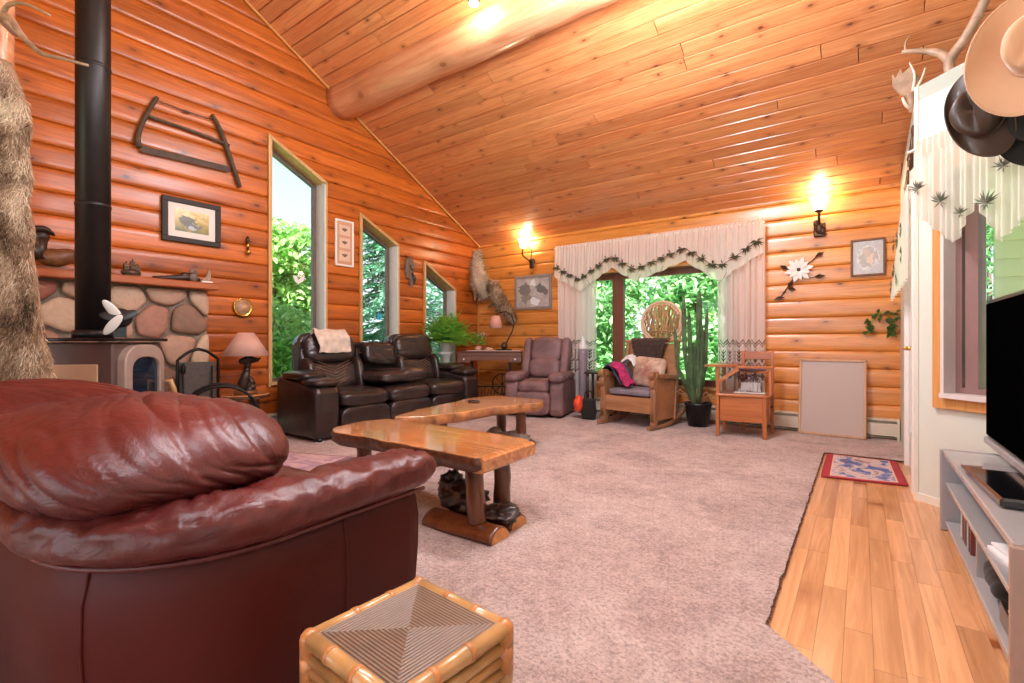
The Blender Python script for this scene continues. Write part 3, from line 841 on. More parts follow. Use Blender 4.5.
# back cushions
def bsag(sx):
    def f(q):
        t = (q.x*sx)/.43            # droop towards the outer end
        if t > 0: q.z -= .05*t**2.5*(.6+.4*math.tanh(q.z/.05))
        return q
    return f
for sx in (1,-1):
    mb = MB()
    cushion(mb, ((.525,-.405)[sx < 0],.275,.733), (.462,.31,.140), .72, .55, s=3+sx, amp=.012, along=(.92,0,-.36*sx), fa=1.3, fc=12, nu=260, nv=130, big=.020, sag=bsag(sx))
    bc = mb.build('back_cushion', M['redleather'], ls)
    mb = MB(); cushion(mb, (sx*.43,.62,.42), (.43,.36,.10), .6, .35, s=8+sx, amp=.006, nu=48, nv=24); mb.build('seat_cushion', M['redleather'], ls)
mb = MB(); mb.box((0,.62,.2),(LW-.5,.72,.3),bev=.03); mb.build('seat_base', M['redleather_shaded'], ls)
mb = MB()
mb.box((0,.42,.06),(LW-.4,.5,.1)); mb.build('underframe', M['black'], ls)
for x,y in ((-.7,.14),(.7,.14),(-.8,.85),(.8,.85)):
    mb = MB(); mb.lathe([(.03,0),(.035,.02),(.04,.06)],(x,y,0),16); mb.build('foot', M['black'], ls)

# ------------------------------------------------------------------ bamboo stool in the foreground
def weave():
    t = NT('rattan_weave'); co = t.n('ShaderNodeTexCoord').outputs['Object']
    s = t.n('ShaderNodeSeparateXYZ', {0: co}); ax = t.math('ABSOLUTE', s.outputs[0]); ay = t.math('ABSOLUTE', s.outputs[1])
    m = t.math('MAXIMUM', ax, ay)
    w = t.math('ADD', t.math('MULTIPLY', t.math('SINE', t.math('MULTIPLY', m, 2*pi/.0078)), .5), .5)
    tri = t.math('GREATER_THAN', ax, ay)
    n = t.noise(co, 30, 4, .6)
    lightc = t.mix(n, lin('6a5644'), lin('a08870')); darkc = t.mix(tri, lin('3a2c22'), lin('46362a'))
    col = t.mix(w, darkc, lightc)
    return t.done(Base_Color=col, Roughness=.4, Coat_Weight=.7, Coat_Roughness=.12, Normal=t.bump(w,.5,.003))
M['weave'] = weave()
st = thing('bamboo_stool', 'square bamboo stool with a woven rattan top behind the red loveseat', 'stool', (-.752,.678,.018), radians(-4))
hs, zt = .139, .434
def pole(mb, p, q, r, nodes=(.33,.66), n=14):
    p, q = Vector(p), Vector(q); L = (q-p).length; pts, rad = [], []
    fs = sorted(set([0,1]+[x for nd in nodes for x in (nd-.022,nd-.01,nd,nd+.01,nd+.022)]))
    for f in fs:
        pts.append(p+(q-p)*f); k = 1
        for nd in nodes:
            if abs(f-nd) < .005: k = .97
            elif abs(abs(f-nd)-.01) < .004: k = 1.10
        rad.append(r*k)
    mb.tube(pts, rad, n)
for sx,sy in ((1,1),(1,-1),(-1,1),(-1,-1)):
    mb = MB(); pole(mb,(sx*hs,sy*hs,0),(sx*hs,sy*hs,zt-.012),.017,(.3,.55,.8)); mb.build('leg', M['bamboo'], st)
for k,(a,b) in enumerate((((-1,-1),(1,-1)),((1,-1),(1,1)),((1,1),(-1,1)),((-1,1),(-1,-1)))):
    A = Vector((a[0]*hs,a[1]*hs,zt)); B = Vector((b[0]*hs,b[1]*hs,zt))
    mb = MB(); pole(mb,A,B,.0165,(.30,.62),16); mb.build('top_rail', M['bamboo'], st)
    A2, B2 = A-Vector((0,0,.085)), B-Vector((0,0,.085)); A3, B3 = A-Vector((0,0,.36)), B-Vector((0,0,.36))
    for dz,r_ in ((.036,.012),(.060,.011),(.085,.013),(.36,.012)):
        mb = MB(); pole(mb,A-Vector((0,0,dz)),B-Vector((0,0,dz)),r_,(.5,)); mb.build('side_rail', M['bamboo'], st)
    mb = MB()
    for i in range(22):
        f = .06+.88*i/21; P0 = A2*(1-f)+B2*f; P1 = A3*(1-f)+B3*f; mb.tube([P0*.985+Vector((0,0,P0.z*.015)),P1*.985+Vector((0,0,P1.z*.015))],.0055,6)
    mb.build('slat_panel', M['bamboodark'], st)
    for f in (.30,.62):
        mb = MB(); mb.tube([A.lerp(B,f-.022),A.lerp(B,f+.022)],.0182,14); mb.build('rail_binding', M['binding'], st)
    mb = MB(); mb.tube([Vector((b[0]*hs,b[1]*hs,zt-.03)),Vector((b[0]*hs,b[1]*hs,zt-.085))],.0190,14)
    mb.lathe([(.0,.018),(.011,.016),(.018,.007),(.0195,0),(.019,-.034)],(b[0]*hs,b[1]*hs,zt),16)
    mb.build('corner_binding', M['binding'], st)
mb = MB(); mb.box((0,0,zt+.004),(2*hs-.02,2*hs-.02,.014)); mb.build('woven_top', M['weave'], st)

# ------------------------------------------------------------------ live-edge coffee tables
def slab(poly, z0, z1, seed, n=160):
    # resample outline, wobble it, return rings (bottom inset) for a natural edge
    rg = random.Random(seed); pts = []; L = []
    m = len(poly)
    for i in range(m):
        a, b = Vector(poly[i]), Vector(poly[(i+1)%m])
        k = max(2,int((b-a).length/.025))
        for s in range(k): pts.append(a.lerp(b,s/k))
    # smooth corners
    for _ in range(3): pts = [(pts[i-1]+pts[i]*2+pts[(i+1)%len(pts)])/4 for i in range(len(pts))]
    return pts
def edge_table(t, poly, zt, th, mtop, seed, bark=True):
    pts = slab(poly,0,1,seed); n = len(pts); cx = sum((p for p in pts),Vector((0,0)))/n
    def ring(k, z, wob):
        out = []
        for i,p in enumerate(pts):
            d = (p-cx).normalized(); w = wob*mnoise.noise((p.x*9,p.y*9,z*30+seed)) + wob*1.4*mnoise.noise((p.x*3.1,p.y*3.1,seed))
            q = p + d*(k+w); out.append((q.x,q.y,z))
        return out
    mb = MB(); r0 = ring(0,zt,.012); r1 = ring(.003,zt-.006,.012); vs = r0+r1
    top = [(p[0],p[1],p[2]) for p in r0]
    mb.add(vs, [tuple(range(n))]+[(i,(i+1)%n,n+(i+1)%n,n+i) for i in range(n)], False)
    tp = mb.build('tabletop', mtop, t)
    mb = MB(); rings = [ring(.003,zt-.005,.012), ring(.012,zt-th*.35,.022), ring(.002,zt-th*.7,.026), ring(-.03,zt-th,.02)]
    vs = sum(rings,[]); F = [tuple(3*n+i for i in range(n))]
    for l in range(3): F += [(l*n+i,l*n+(i+1)%n,(l+1)*n+(i+1)%n,(l+1)*n+i) for i in range(n)]
    mb.add(vs,F); mb.build('live_edge', M['bark'] if bark else plain('chipped_edge','b07444',.35,var=.6,vs=10,bump=.6,bs=22,coat=.4), tp)
    return tp
def log_leg(t, x, y, z0, z1, r, seed, lean=(0,0)):
    mb = MB(); pts, rad = [], []
    for i in range(12):
        f = i/11; pts.append((x+lean[0]*(1-f)+.006*mnoise.noise((f*3,seed,1)), y+lean[1]*(1-f)+.006*mnoise.noise((f*3,seed,7)), z0+(z1-z0)*f))
        rad.append(r*(1+.12*mnoise.noise((f*4,seed,3)))*(1.22-.25*f if f < .3 else 1.14-.05*f))
    mb.tube(pts,rad,16); return mb.build('leg', M['darklog'], t)
def half_log(mb, x0, x1, y, r, seed, along='x', h=.0):
    n = 12; vs = []; k = 26
    for j in range(k):
        f = j/(k-1); xx = x0+(x1-x0)*f
        for i in range(n+1):
            a = pi*i/n; rr = r*(1+.13*mnoise.noise((xx*4,a*1.2,seed)))
            p = (xx, y+rr*cos(a), h+rr*.85*sin(a)+.002)
            vs.append(p if along == 'x' else (p[1],p[0],p[2]))
    F = []
    for j in range(k-1):
        for i in range(n): F.append((j*(n+1)+i,j*(n+1)+i+1,(j+1)*(n+1)+i+1,(j+1)*(n+1)+i))
        F.append((j*(n+1)+n,j*(n+1),(j+1)*(n+1),(j+1)*(n+1)+n))
    F.append(tuple(range(n+1))); F.append(tuple((k-1)*(n+1)+i for i in range(n+1)))
    mb.add(vs,F)
def burl(mb, c, s, seed, nu=48, nv=30):
    def fn(q):
        d = .95+.55*mnoise.noise(q*9+Vector((seed,0,0)))+.55*(.3-abs(mnoise.noise(q*20+Vector((0,seed,0)))))+.2*mnoise.noise(q*45); return q*d
    mb.ell(c, s, 1, 1, nu, nv, None, fn)
FC = .02
t1 = thing('coffee_table', 'near live-edge slab coffee table on log legs, bark along its side', 'table', (-2.2,2.12,FC), 0, 'live-edge slab tables')
edge_table(t1, [(-.69,-.20),(-.55,-.285),(-.2,-.25),(.2,-.275),(.655,-.275),(.625,.24),(.25,.29),(-.1,.30),(-.45,.29),(-.70,.26),(-.735,.05)], .45, .085, M['slab'], 2)
for x,y,lx in ((.50,-.13,.03),(.50,.13,.0),(-.50,-.08,0),(-.50,.16,0)): log_leg(t1,x,y,.045,.40,.045,x*7+y*3,(lx,0))
mb = MB(); mb.prism([(.58,-.264),(.674,-.252),(.664,.232),(.56,.24)],.366,.4465,lambda a,b,h:(a,b,h),bev=.012); mb.build('sawn_end',M['slab'],t1)
mb = MB(); half_log(mb,.20,.69,-.14,.082,1); half_log(mb,.20,.66,.07,.078,2); b = mb.build('base_log', M['darklog'], t1)
mb = MB(); 
for y,r in ((-.14,.075),(.07,.071)):
    x = .694 if y < 0 else .664
    mb.add([(x,y+r*cos(pi*i/12),r*.85*sin(pi*i/12)+.002) for i in range(13)],[tuple(range(13))],False)
mb.build('cut_end', M['endgrain'], b)
mb = MB(); half_log(mb,-.62,-.36,-.08,.07,4); half_log(mb,-.62,-.36,.16,.07,5); mb.build('base_log', M['darklog'], t1)
mb = MB(); burl(mb,(.34,-.0,.13),(.13,.12,.07),3); burl(mb,(.24,-.02,.19),(.09,.08,.09),7); burl(mb,(.56,.02,.075),(.12,.10,.045),11); mb.build('burl', M['driftwood'], t1)
t2 = thing('coffee_table', 'far live-edge slab coffee table with a pale chipped edge, before the dark sofa', 'table', (-2.9,3.27,FC), 0, 'live-edge slab tables')
edge_table(t2, [(-.02,-.80),(.16,-.62),(.24,-.3),(.26,.1),(.36,.45),(.42,.62),(.36,.78),(.05,.84),(-.3,.80),(-.36,.5),(-.26,.1),(-.16,-.4)], .45, .085, M['slab_y'], 9, bark=False)
for x,y in ((.24,.55),(-.05,.62),(.06,-.35),(-.06,-.3)): log_leg(t2,x,y,.04,.40,.045,x*5+y*9)
mb = MB(); half_log(mb,.40,.74,.22,.07,6,'y'); half_log(mb,.40,.74,-.04,.07,8,'y'); mb.build('base_log', M['driftwood'], t2)
mb = MB(); half_log(mb,-.46,-.14,.0,.08,6,'y'); mb.build('base_log', M['darklog'], t2)
mb = MB(); burl(mb,(.16,.46,.10),(.17,.13,.06),5); burl(mb,(.05,.40,.15),(.09,.08,.05),15); mb.build('burl', M['silverwood'], t2)
t = thing('coaster', 'small dark wooden coaster lying on the far slab table', 'coaster', (-3.0,3.52,FC+.452))
mb = MB(); mb.lathe([(.0,0),(.055,.0),(.06,.006),(.058,.014),(.05,.016),(0,.012)],n=24); mb.build('disc', M['carved_dark'], t)

# ------------------------------------------------------------------ dark brown reclining sofa on the left wall
# local x along the sofa (viewer's left to right = +Y), local y into the wall (-X), z up
sf = thing('reclining_sofa', 'long espresso leather reclining sofa with a fold-down console under the gable windows', 'sofa', (-4.43,2.78,.018), radians(90))
SLN, SDP = 2.54, .86
BL = M['brownleather']
def arm(x0, x1, flip):
    r = 1 if not flip else -1
    mb = MB(); xc = (x0+x1)/2; w = x1-x0
    prof = [(.06,.03),(.02,.10),(.0,.30),(.01,.50),(.05,.56),(.3,.60),(.62,.64),(.74,.66),(.80,.60),(.80,.10),(.74,.03)]
    pts = [Vector(p) for p in prof]
    mb.prism([(p.x,p.y) for p in pts], x0, x1, lambda a,b,h: (h,a,b), bev=.03)
    a = mb.build('arm', BL, sf, bev=.02)
    mb = MB()
    cushion(mb,(xc,.17,.605),(w/2+.012,.17,.055),.8,.45,s=x0,amp=.004)
    cushion(mb,(xc,.47,.665),(w/2+.02,.24,.06),.8,.45,s=x0+2,amp=.005)
    mb.build('arm_pad', BL, a)
arm(0,.28,0); arm(SLN-.28,SLN,1)
mb = MB(); mb.box((SLN/2,.50,.20),(SLN-.5,.64,.30),bev=.02); mb.box((SLN/2,.80,.55),(SLN-.4,.10,.95),bev=.03); mb.build('frame', BL, sf)
sw = (SLN-.56)/3
for i in range(3):
    xc = .28+sw*(i+.5)
    mb = MB()
    cushion(mb,(xc,.30,.41),(sw/2-.004,.34,.105),.55,.3,s=i*3,amp=.006,along=(1,.3,0),fa=2,fc=7,big=.015)
    mb.build('seat_cushion', BL, sf)
    mb = MB(); cushion(mb,(xc,.035,.20),(sw/2-.004,.06,.145),.5,.25,s=i*3+1,amp=.006); mb.build('footrest_panel', BL, sf)
def back(xc, w, chev):
    g = MB()
    lean = Matrix.Translation((xc,.60,.44)) @ Euler((radians(-14),0,0)).to_matrix().to_4x4()
    cushion(g,(0,.11,.36),(w/2,.10,.38),.35,.30,s=xc,amp=.003,M=lean,nu=64,nv=40)
    b = g.build('backrest', BL, sf)
    g = MB(); cushion(g,(0,.02,.53),(w/2-.03,.12,.185),.55,.40,s=xc+1,amp=.007,along=(1,0,0),fa=2,M=lean); g.build('headrest', BL, b)
    g = MB(); cushion(g,(0,.03,.19),(w/2-.04,.09,.165),.5,.35,s=xc+5,amp=.003,M=lean)
    for s_ in (-1,1):
        cushion(g,(s_*(w/2-.035),.0,.20),(.055,.14,.22),.7,.6,s=xc+s_,amp=.004,M=lean,nu=24,nv=18)
    g.build('lumbar_cushion', BL, b)
    g = MB()
    for k in range(7):      # chevron quilting stitches
        z = .07+k*.035
        for s_ in (-1,1):
            p0 = lean @ Vector((0,-.056,z)); p1 = lean @ Vector((s_*(w/2-.10),-.050,z+.10))
            g.tube([p0,(p0+p1)/2+Vector((0,-.004,0)),p1],.0032,5)
    g.build('quilt_stitching', plain('tan_stitch','8a6a58',.6), b)
back(.28+sw*.5, sw+.06, 1); back(.28+sw*2.5, sw+.06, 1)
# middle seat: folded-down console
cx = .28+sw*1.5
mb = MB(); mb.box((cx,.74,.66),(sw-.06,.06,.48),bev=.02); mb.box((cx-sw/2+.02,.70,.70),(.05,.14,.50),bev=.015); mb.box((cx+sw/2-.02,.70,.70),(.05,.14,.50),bev=.015); cb = mb.build('console_recess', M['black'], sf)
mb = MB(); cushion(mb,(cx,.38,.60),(sw/2+.03,.30,.085),.55,.3,s=4,amp=.006,big=.01); mb.box((cx-.02,.46,.688),(sw*.72,.24,.012),bev=.004); mb.build('console_lid', BL, sf)
mb = MB(); cushion(mb,(cx+sw*.28,.16,.615),(.24,.10,.095),.75,.6,s=7,amp=.008); mb.build('console_bolster', BL, sf)
for x in (.08,SLN-.08):
    for y in (.08,.72):
        mb = MB(); mb.lathe([(.025,.0),(.03,.035)],(x,y,0),12); mb.build('foot', M['black'], sf)
# pillow in the recess and sheepskin on the headrest
t = thing('throw_pillow', 'dark crinkled leather pillow leaning in the console recess of the dark sofa', 'pillow', (-5.02,2.78+cx-.02,.89), radians(90))
mb = MB(); cushion(mb,(0,0,0),(.24,.07,.15),.55,.5,s=2,amp=.012,M=Euler((radians(-16),radians(6),0)).to_matrix().to_4x4()); mb.build('cover', plain('crinkled_leather','2c201c',.32,var=.4,vs=9,bump=.5,bs=14,coat=.2), t)
t = thing('sheepskin', 'cream patterned sheepskin draped over the left headrest of the dark sofa', 'throw', (-4.43-.70,2.78+.28+sw*.5-.02,1.10), radians(90))
mb = MB()
def drape(u,v):
    x = -.21+.42*u + .015*sin(v*9); s = -.10+.46*v          # over the top and down the front
    if s < 0: p = Vector((x, .045+(-s)*.25, .065+s*.9))
    else: p = Vector((x, .045-.16*min(1,s/.16)-.02*s, .065 + .02*sin(min(1,s/.16)*pi) - max(0,s-.06)*.85))
    w = .02*mnoise.noise((x*9,s*9,1)); 
    return p + Vector((0,-w-.004,w+.01))
mb.grid(drape,36,36); mb.build('hide', M['leather_white'], t, solid=.014)
# ------------------------------------------------------------------ mauve recliner in the corner
# local: x to viewer's right, y away from its front, z up
rr = atan2(.335,.75)
rc_ = thing('recliner_armchair', 'mauve-brown microfibre recliner armchair beside the lace curtain', 'armchair', (-3.60,5.44,FC), rr*.62)
MV = M['mauve']; RW_ = .84
for s_ in (-1,1):
    mb = MB(); x = s_*(RW_/2-.10)
    mb.prism([(.04,.03),(.01,.12),(.02,.40),(.06,.50),(.60,.54),(.74,.50),(.78,.10),(.74,.03)], x-.095, x+.095, lambda a,b,h: (h,a,b), bev=.03)
    a = mb.build('arm', MV, rc_, bev=.02)
    mb = MB(); cushion(mb,(x,.17,.535),(.125,.20,.085),.8,.7,s=s_*3,amp=.01); cushion(mb,(x+s_*.01,.45,.545),(.11,.25,.06),.8,.5,s=s_*5,amp=.006); mb.build('arm_pad', MV, a)
mb = MB(); cushion(mb,(0,.30,.41),(.225,.34,.10),.6,.35,s=2,amp=.008,big=.015); mb.build('seat_cushion', MV, rc_)
mb = MB(); cushion(mb,(0,.035,.20),(.245,.06,.17),.5,.25,s=5,amp=.008); mb.build('footrest_panel', MV, rc_)
mb = MB(); mb.box((0,.42,.10),(.74,.66,.12),bev=.02); mb.build('base', MV, rc_)
Ml = Matrix.Translation((0,.56,.44)) @ Euler((radians(-17),0,0)).to_matrix().to_4x4()
mb = MB(); cushion(mb,(0,.10,.34),(.30,.09,.34),.35,.3,s=1,amp=.003,M=Ml); b = mb.build('backrest', MV, rc_)
mb = MB(); cushion(mb,(0,.015,.48),(.235,.115,.20),.5,.35,s=4,amp=.006,M=Ml); cushion(mb,(0,.0,.20),(.235,.115,.15),.55,.35,s=6,amp=.006,M=Ml); mb.build('back_pad', MV, b)
for s_ in (-1,1):
    mb = MB(); cushion(mb,(s_*.29,.02,.34),(.065,.13,.33),.5,.5,s=s_*2,amp=.005,M=Ml,nu=32,nv=30); mb.build('side_wing', MV, b)

# ------------------------------------------------------------------ wooden rocking chair
rk = thing('rocking_chair', 'wooden panel rocking chair with grey seat cushion, in front of the picture window', 'chair', (-2.30,5.53,FC), radians(-9))
CW, CX = M['chairwood'], M['chairwood_x']
hw = .345
def rocker_curve(f): y = -.10+.98*f; return (y, .002+.40*max(0,f-.35)**2+.12*max(0,.35-f)**2)
for s_ in (-1,1):
    x = s_*hw
    mb = MB(); n = 24; vs = []
    for i in range(n+1):
        y, z = rocker_curve(i/n)
        vs += [(x-.018,y,z),(x+.018,y,z),(x+.018,y,z+.045),(x-.018,y,z+.045)]
    F = [(0,1,2,3),(4*n,4*n+3,4*n+2,4*n+1)]
    for i in range(n):
        for k in range(4): F.append((4*i+k,4*i+(k+1)%4,4*i+4+(k+1)%4,4*i+4+k))
    mb.add(vs,F,False); mb.build('rocker', CW, rk, bev=.005)
    # scrolled front post with carved reeding
    prof = [(0,.045),(.055,.045),(.075,.09),(.075,.30),(.06,.38),(.085,.44),(.10,.50),(.085,.56),(.11,.60),(.11,.655),(.085,.68),(-.01,.68),(-.045,.665),(-.055,.63),(-.04,.60),(-.01,.585),(-.035,.555),(-.03,.51),(0,.47),(.01,.40),(-.005,.25),(.0,.12)]
    mb = MB(); mb.prism(prof, x-.032, x+.032, lambda a,b,h: (h,a,b)); p = mb.build('front_post', CW, rk, bev=.006)
    mb = MB()
    for dx in (-.018,0,.018): mb.tube([(x+dx,-.004,.10),(x+dx,-.006,.25),(x+dx,.008,.40),(x+dx,-.0,.47)],.0075,8)
    mb.build('reeding', CW, p)
    mb = MB(); mb.prism([(.03,.60),(.50,.57),(.60,.58),(.60,.62),(.03,.655)], x-.045, x+.045, lambda a,b,h:(h,a,b)); mb.build('armrest', CW, rk, bev=.01)
    mb = MB(); mb.prism([(.05,.10),(.52,.10),(.52,.58),(.05,.60)], x-.012, x+.012, lambda a,b,h:(h,a,b)); mb.build('side_panel', CX, rk)
    mb = MB(); mb.prism([(.50,.07),(.56,.07),(.66,1.02),(.60,1.02)], x-.026, x+.026, lambda a,b,h:(h,a,b)); bp_ = mb.build('back_post', CW, rk, bev=.006)
    mb = MB(); mb.tube([(x,.57-.06*.0+.012,.62),(x,.595,1.0)],.0085,8); mb.build('reeding', CW, bp_)
mb = MB(); mb.prism([(-hw+.03,.18),(hw-.03,.18),(hw-.03,.36),(-hw+.03,.36)], .02, .045, lambda a,b,h:(a,h,b)); mb.build('front_panel', CX, rk, bev=.004)
mb = MB(); mb.box((0,.28,.35),(2*hw-.04,.50,.025)); mb.build('seat', CX, rk)
mb = MB(); mb.prism([(-hw+.02,.34),(hw-.02,.34),(hw-.02,1.0),(-hw+.02,1.0)], 0, .02, lambda a,b,h:(a,.535+.1*(b-.34)/.66+h,b)); mb.build('back_panel', CX, rk)
mb = MB(); mb.box((0,.645,1.035),(2*hw+.10,.07,.03),bev=.008); mb.build('crest_rail', CX, rk)
mb = MB(); cushion(mb,(0,.27,.41),(hw-.045,.25,.05),.5,.25,s=2,amp=.004); mb.build('seat_cushion', M['feltgrey'], rk)
def rkp(x,y,z): return (rk.matrix_basis @ Vector((x,y,z)))
# tapestry pillow
def tap():
    t = NT('tapestry'); co = t.coord(); n = t.noise(co,9,5,.6,1); n2 = t.noise(co,5,3,.5)
    col = t.ramp(n,[(.3,lin('8c6a54')),(.5,lin('c0a088')),(.7,lin('d4bca4'))])
    g = t.n('ShaderNodeTexGradient',{'Vector': t.n('ShaderNodeMapping',{'Vector':co,'Scale':(6,6,6)}).outputs[0]},gradient_type='SPHERICAL').outputs[0]
    col = t.mix(t.math('MULTIPLY',g,t.math('GREATER_THAN',n2,.48)),col,lin('8c3430')); return t.done(Base_Color=col,Roughness=.85)
p = rkp(.05,.44,.64); t = thing('throw_pillow','tan tapestry pillow with a reddish motif on the rocking chair','pillow',p,radians(-9))
mb = MB(); Mr = Euler((radians(-10),radians(5),0)).to_matrix().to_4x4(); cushion(mb,(0,0,0),(.215,.19,.075),.95,.22,s=1,amp=.004,M=Mr @ Euler((pi/2,0,0)).to_matrix().to_4x4()); mb.build('cover',tap(),t)
# fur hide over the chair back
def strands(mb, fn, n, L, W, flow, rg, jit=.35, shade=None):
    for i in range(n):
        u, v = rg.random(), rg.random(); p, nn = fn(u,v)
        d = (Vector(flow)+nn*.35+Vector((rg.gauss(0,jit),rg.gauss(0,jit),rg.gauss(0,jit)))).normalized()
        s = d.cross(nn)
        if s.length < 1e-4: continue
        s.normalize(); l = L*rg.uniform(.6,1.3)
        mb.rnd = min(1,max(0,(shade(u,v) if shade else .5)+rg.gauss(0,.18)))
        e = p + d*l + nn*(-.15*l)
        mb.add([p-s*W, p+s*W, p+d*l*.55+s*W*.7+nn*l*.12, e, p+d*l*.55-s*W*.7+nn*l*.12],[(0,1,2,4),(4,2,3)],False)
t = thing('fur_hide','dark brown fur hide hanging over the top of the rocking chair','throw',rkp(0,.6,1.04),radians(-9))
def hidef(u,v):
    w = .25*(1-.40*v**1.3); x = -w+2*w*u
    if v < .12: p = Vector((x,.03-.1*v/.12+.0,.028))
    else: p = Vector((x,-.07-.02*sin(v*3)+.02*0, .028-(v-.12)*.34-.03*abs(sin(u*7))*v))
    return p, Vector((0,-.9,.4)).normalized()
mb = MB(); mb.grid(lambda u,v: hidef(u,v)[0],20,20); hd = mb.build('skin',M['fur_dark'],t,solid=.012)
mb = MB(); strands(mb,hidef,4200,.035,.0016,(0,-.1,-1),random.Random(3),shade=lambda u,v:.3+.3*v); mb.build('fur',M['fur_dark'],hd,recalc=False)
# clothes heaped on the left arm
def heap(name,label,cat,loc,r,mat,s,rot=0,k=.45,e=.9):
    t = thing(name,label,cat,loc,rot); mb = MB()
    def fn(q):
        n_ = q.normalized(); d = k*mnoise.noise(q*6+Vector((s,0,0)))+.55*(.35-abs(mnoise.noise(q*12+Vector((0,s,0)))))+.25*(.3-abs(mnoise.noise(q*26+Vector((s,s,0))))); q = q*(1+d*.8)
        return q
    mb.ell((0,0,0),r,e,e,48,28,None,fn); mb.build('folds',mat,t); return t
def draped(name,label,cat,path,y0,y1,mat,amp,seed,solid=.018,flat=.3):
    t = thing(name,label,cat,rkp(*path[len(path)//2]),radians(-9)); o = Vector(path[len(path)//2]); P=[Vector(p) for p in path]
    def f(u,v):
        k = u*(len(P)-1); i = min(int(k),len(P)-2); a = k-i; p0,p1,p2,p3 = P[max(i-1,0)],P[i],P[i+1],P[min(i+2,len(P)-1)]
        p = .5*((2*p1)+(p2-p0)*a+(2*p0-5*p1+4*p2-p3)*a*a+(3*p1-p0-3*p2+p3)*a**3)
        y = y0+(y1-y0)*v + .03*mnoise.noise((u*4,v*2,seed))
        r = amp*(1-2*abs(mnoise.noise((u*1.6+v*2.2,v*5.5+u,seed))))+amp*.5*mnoise.noise((u*7,v*11,seed))
        e = 1-abs(2*v-1)**4
        return Vector((p.x-o.x+r*.5, p.y+y-o.y, p.z-o.z+r*e-flat*amp*(1-e)))
    mb = MB(); mb.grid(f,56,56); mb.build('cloth',mat,t,solid=solid); return t
draped('sweater','dark purple-grey sweater draped over the rocking chair arm','clothing',[(-.41,0,.50),(-.41,0,.66),(-.33,0,.735),(-.25,0,.70),(-.19,0,.58),(-.13,0,.50)],.06,.44,M['purplegrey'],.035,1.3)
draped('scarf','magenta red scarf crumpled on the rocking chair seat beside the pillow','clothing',[(-.26,0,.735),(-.18,0,.70),(-.12,0,.60),(-.06,0,.53),(.0,0,.49)],.02,.22,M['magenta'],.035,4.1)
draped('shirt','white cloth bunched behind the dark sweater on the rocking chair','clothing',[(-.36,0,.72),(-.28,0,.80),(-.20,0,.80),(-.14,0,.72)],.40,.54,M['whitecloth'],.04,9.2)
t = thing('handbag','black fabric bag standing on the carpet left of the rocking chair','bag',(-2.93,5.78,FC),radians(10))
mb = MB(); mb.prism([(-.09,0),(.09,0),(.10,.10),(.085,.27),(-.07,.28),(-.10,.10)],-.05,.06,lambda a,b,h:(a,h,b),bev=.02); bg = mb.build('body',M['felt_black'],t,bev=.02)
mb = MB(); mb.tube([(-.06,0,.27),(-.05,0,.35),(0,0,.38),(.05,0,.35),(.06,0,.27)],.009,8); mb.build('handle',M['felt_black'],bg)
t = heap('cloth','orange cloth hanging on the edge of the black bag','cloth',(-3.06,5.75,FC+.20),(.055,.07,.10),M['orange'],3)
t = thing('side_table','small dark wooden side table squeezed between recliner and rocking chair','table',(-2.93,6.10,FC),radians(8))
mb = MB(); mb.box((0,0,.60),(.34,.30,.025),bev=.006); mb.build('tabletop',M['carved_dark'],t)
for x,y in ((-.13,-.11),(.13,-.11),(-.13,.11),(.13,.11)):
    mb = MB(); mb.lathe([(.014,0),(.017,.2),(.022,.3),(.015,.4),(.02,.59)],(x,y,0),10); mb.build('leg',M['carved_dark'],t)
t = thing('floor_vase','tall grey floor vase with white cone top behind the recliner by the curtain','vase',(-3.27,6.27,FC))
mb = MB(); mb.lathe([(0,0),(.07,0),(.075,.02),(.055,.2),(.06,.7),(.07,.85),(.066,.92)],n=24); mb.build('body',plain('grey_glaze','8c8088',.35),t)
mb = MB(); mb.lathe([(.066,.915),(.074,.93),(.05,1.0),(.022,1.06),(.018,1.10),(0,1.105)],n=24); mb.build('top',M['whitepot'],t)

# ------------------------------------------------------------------ bent-willow chair behind the rocker
M['willow'] = wood('willow_rods','805a32','c09a68',axis=2,grain=40,rough=.5,var=.4)
wc = thing('willow_chair','bent-willow chair whose round slatted back shows above the rocking chair','chair',(-2.14,6.335,FC),radians(-2))
mb = MB(); R = .275; cz_ = 1.28
def ringp(a,r=R): return (r*cos(a), .0+.02*sin(a), cz_+r*sin(a))
mb.tube([ringp(2*pi*i/48) for i in range(49)],.019,10,caps=False); mb.tube([ringp(2*pi*i/48,R-.034) for i in range(49)],.014,10,caps=False); mb.build('hoop',plain('pale_willow','d4b494',.5,var=.15),wc)
for k in range(16):
    x = -.225+.45*k/15; h = sqrt(max(.0,(R-.03)**2-x*x))
    mb = MB(); mb.rnd = (k*37%11)/11
    mb.tube([(x+.008*sin(j*1.7+k), .012*(-1)**k*sin(j*.9), cz_-h*.98+2*h*.98*j/10) for j in range(11)],.0145,8); mb.build('back_rod',M['willow'],wc)
mb = MB()
for k in range(3): mb.tube([(-.24+.04*k,0,cz_-.13-.05*k),(0,-.02,cz_-.11-.05*k+.03*(k%2)),(.24-.04*k,0,cz_-.13-.05*k)],.012,8)
for s_ in (-1,1): mb.tube([(s_*.10,0,cz_-.22),(s_*.02,-.02,cz_-.16),(s_*.16,0,cz_-.12)],.010,8)
mb.build('lattice',M['willow'],wc)
for s_ in (-1,1):
    mb = MB(); mb.tube([(s_*.13,.02,0),(s_*.15,.02,.45),(s_*.21,.0,.9),(s_*.25,0,cz_-.1)],.018,10); mb.build('leg',M['willow'],wc)
    mb = MB(); mb.tube([(s_*.13,-.11,0),(s_*.14,-.11,.44)],.018,10); mb.build('leg',M['willow'],wc)
mb = MB()
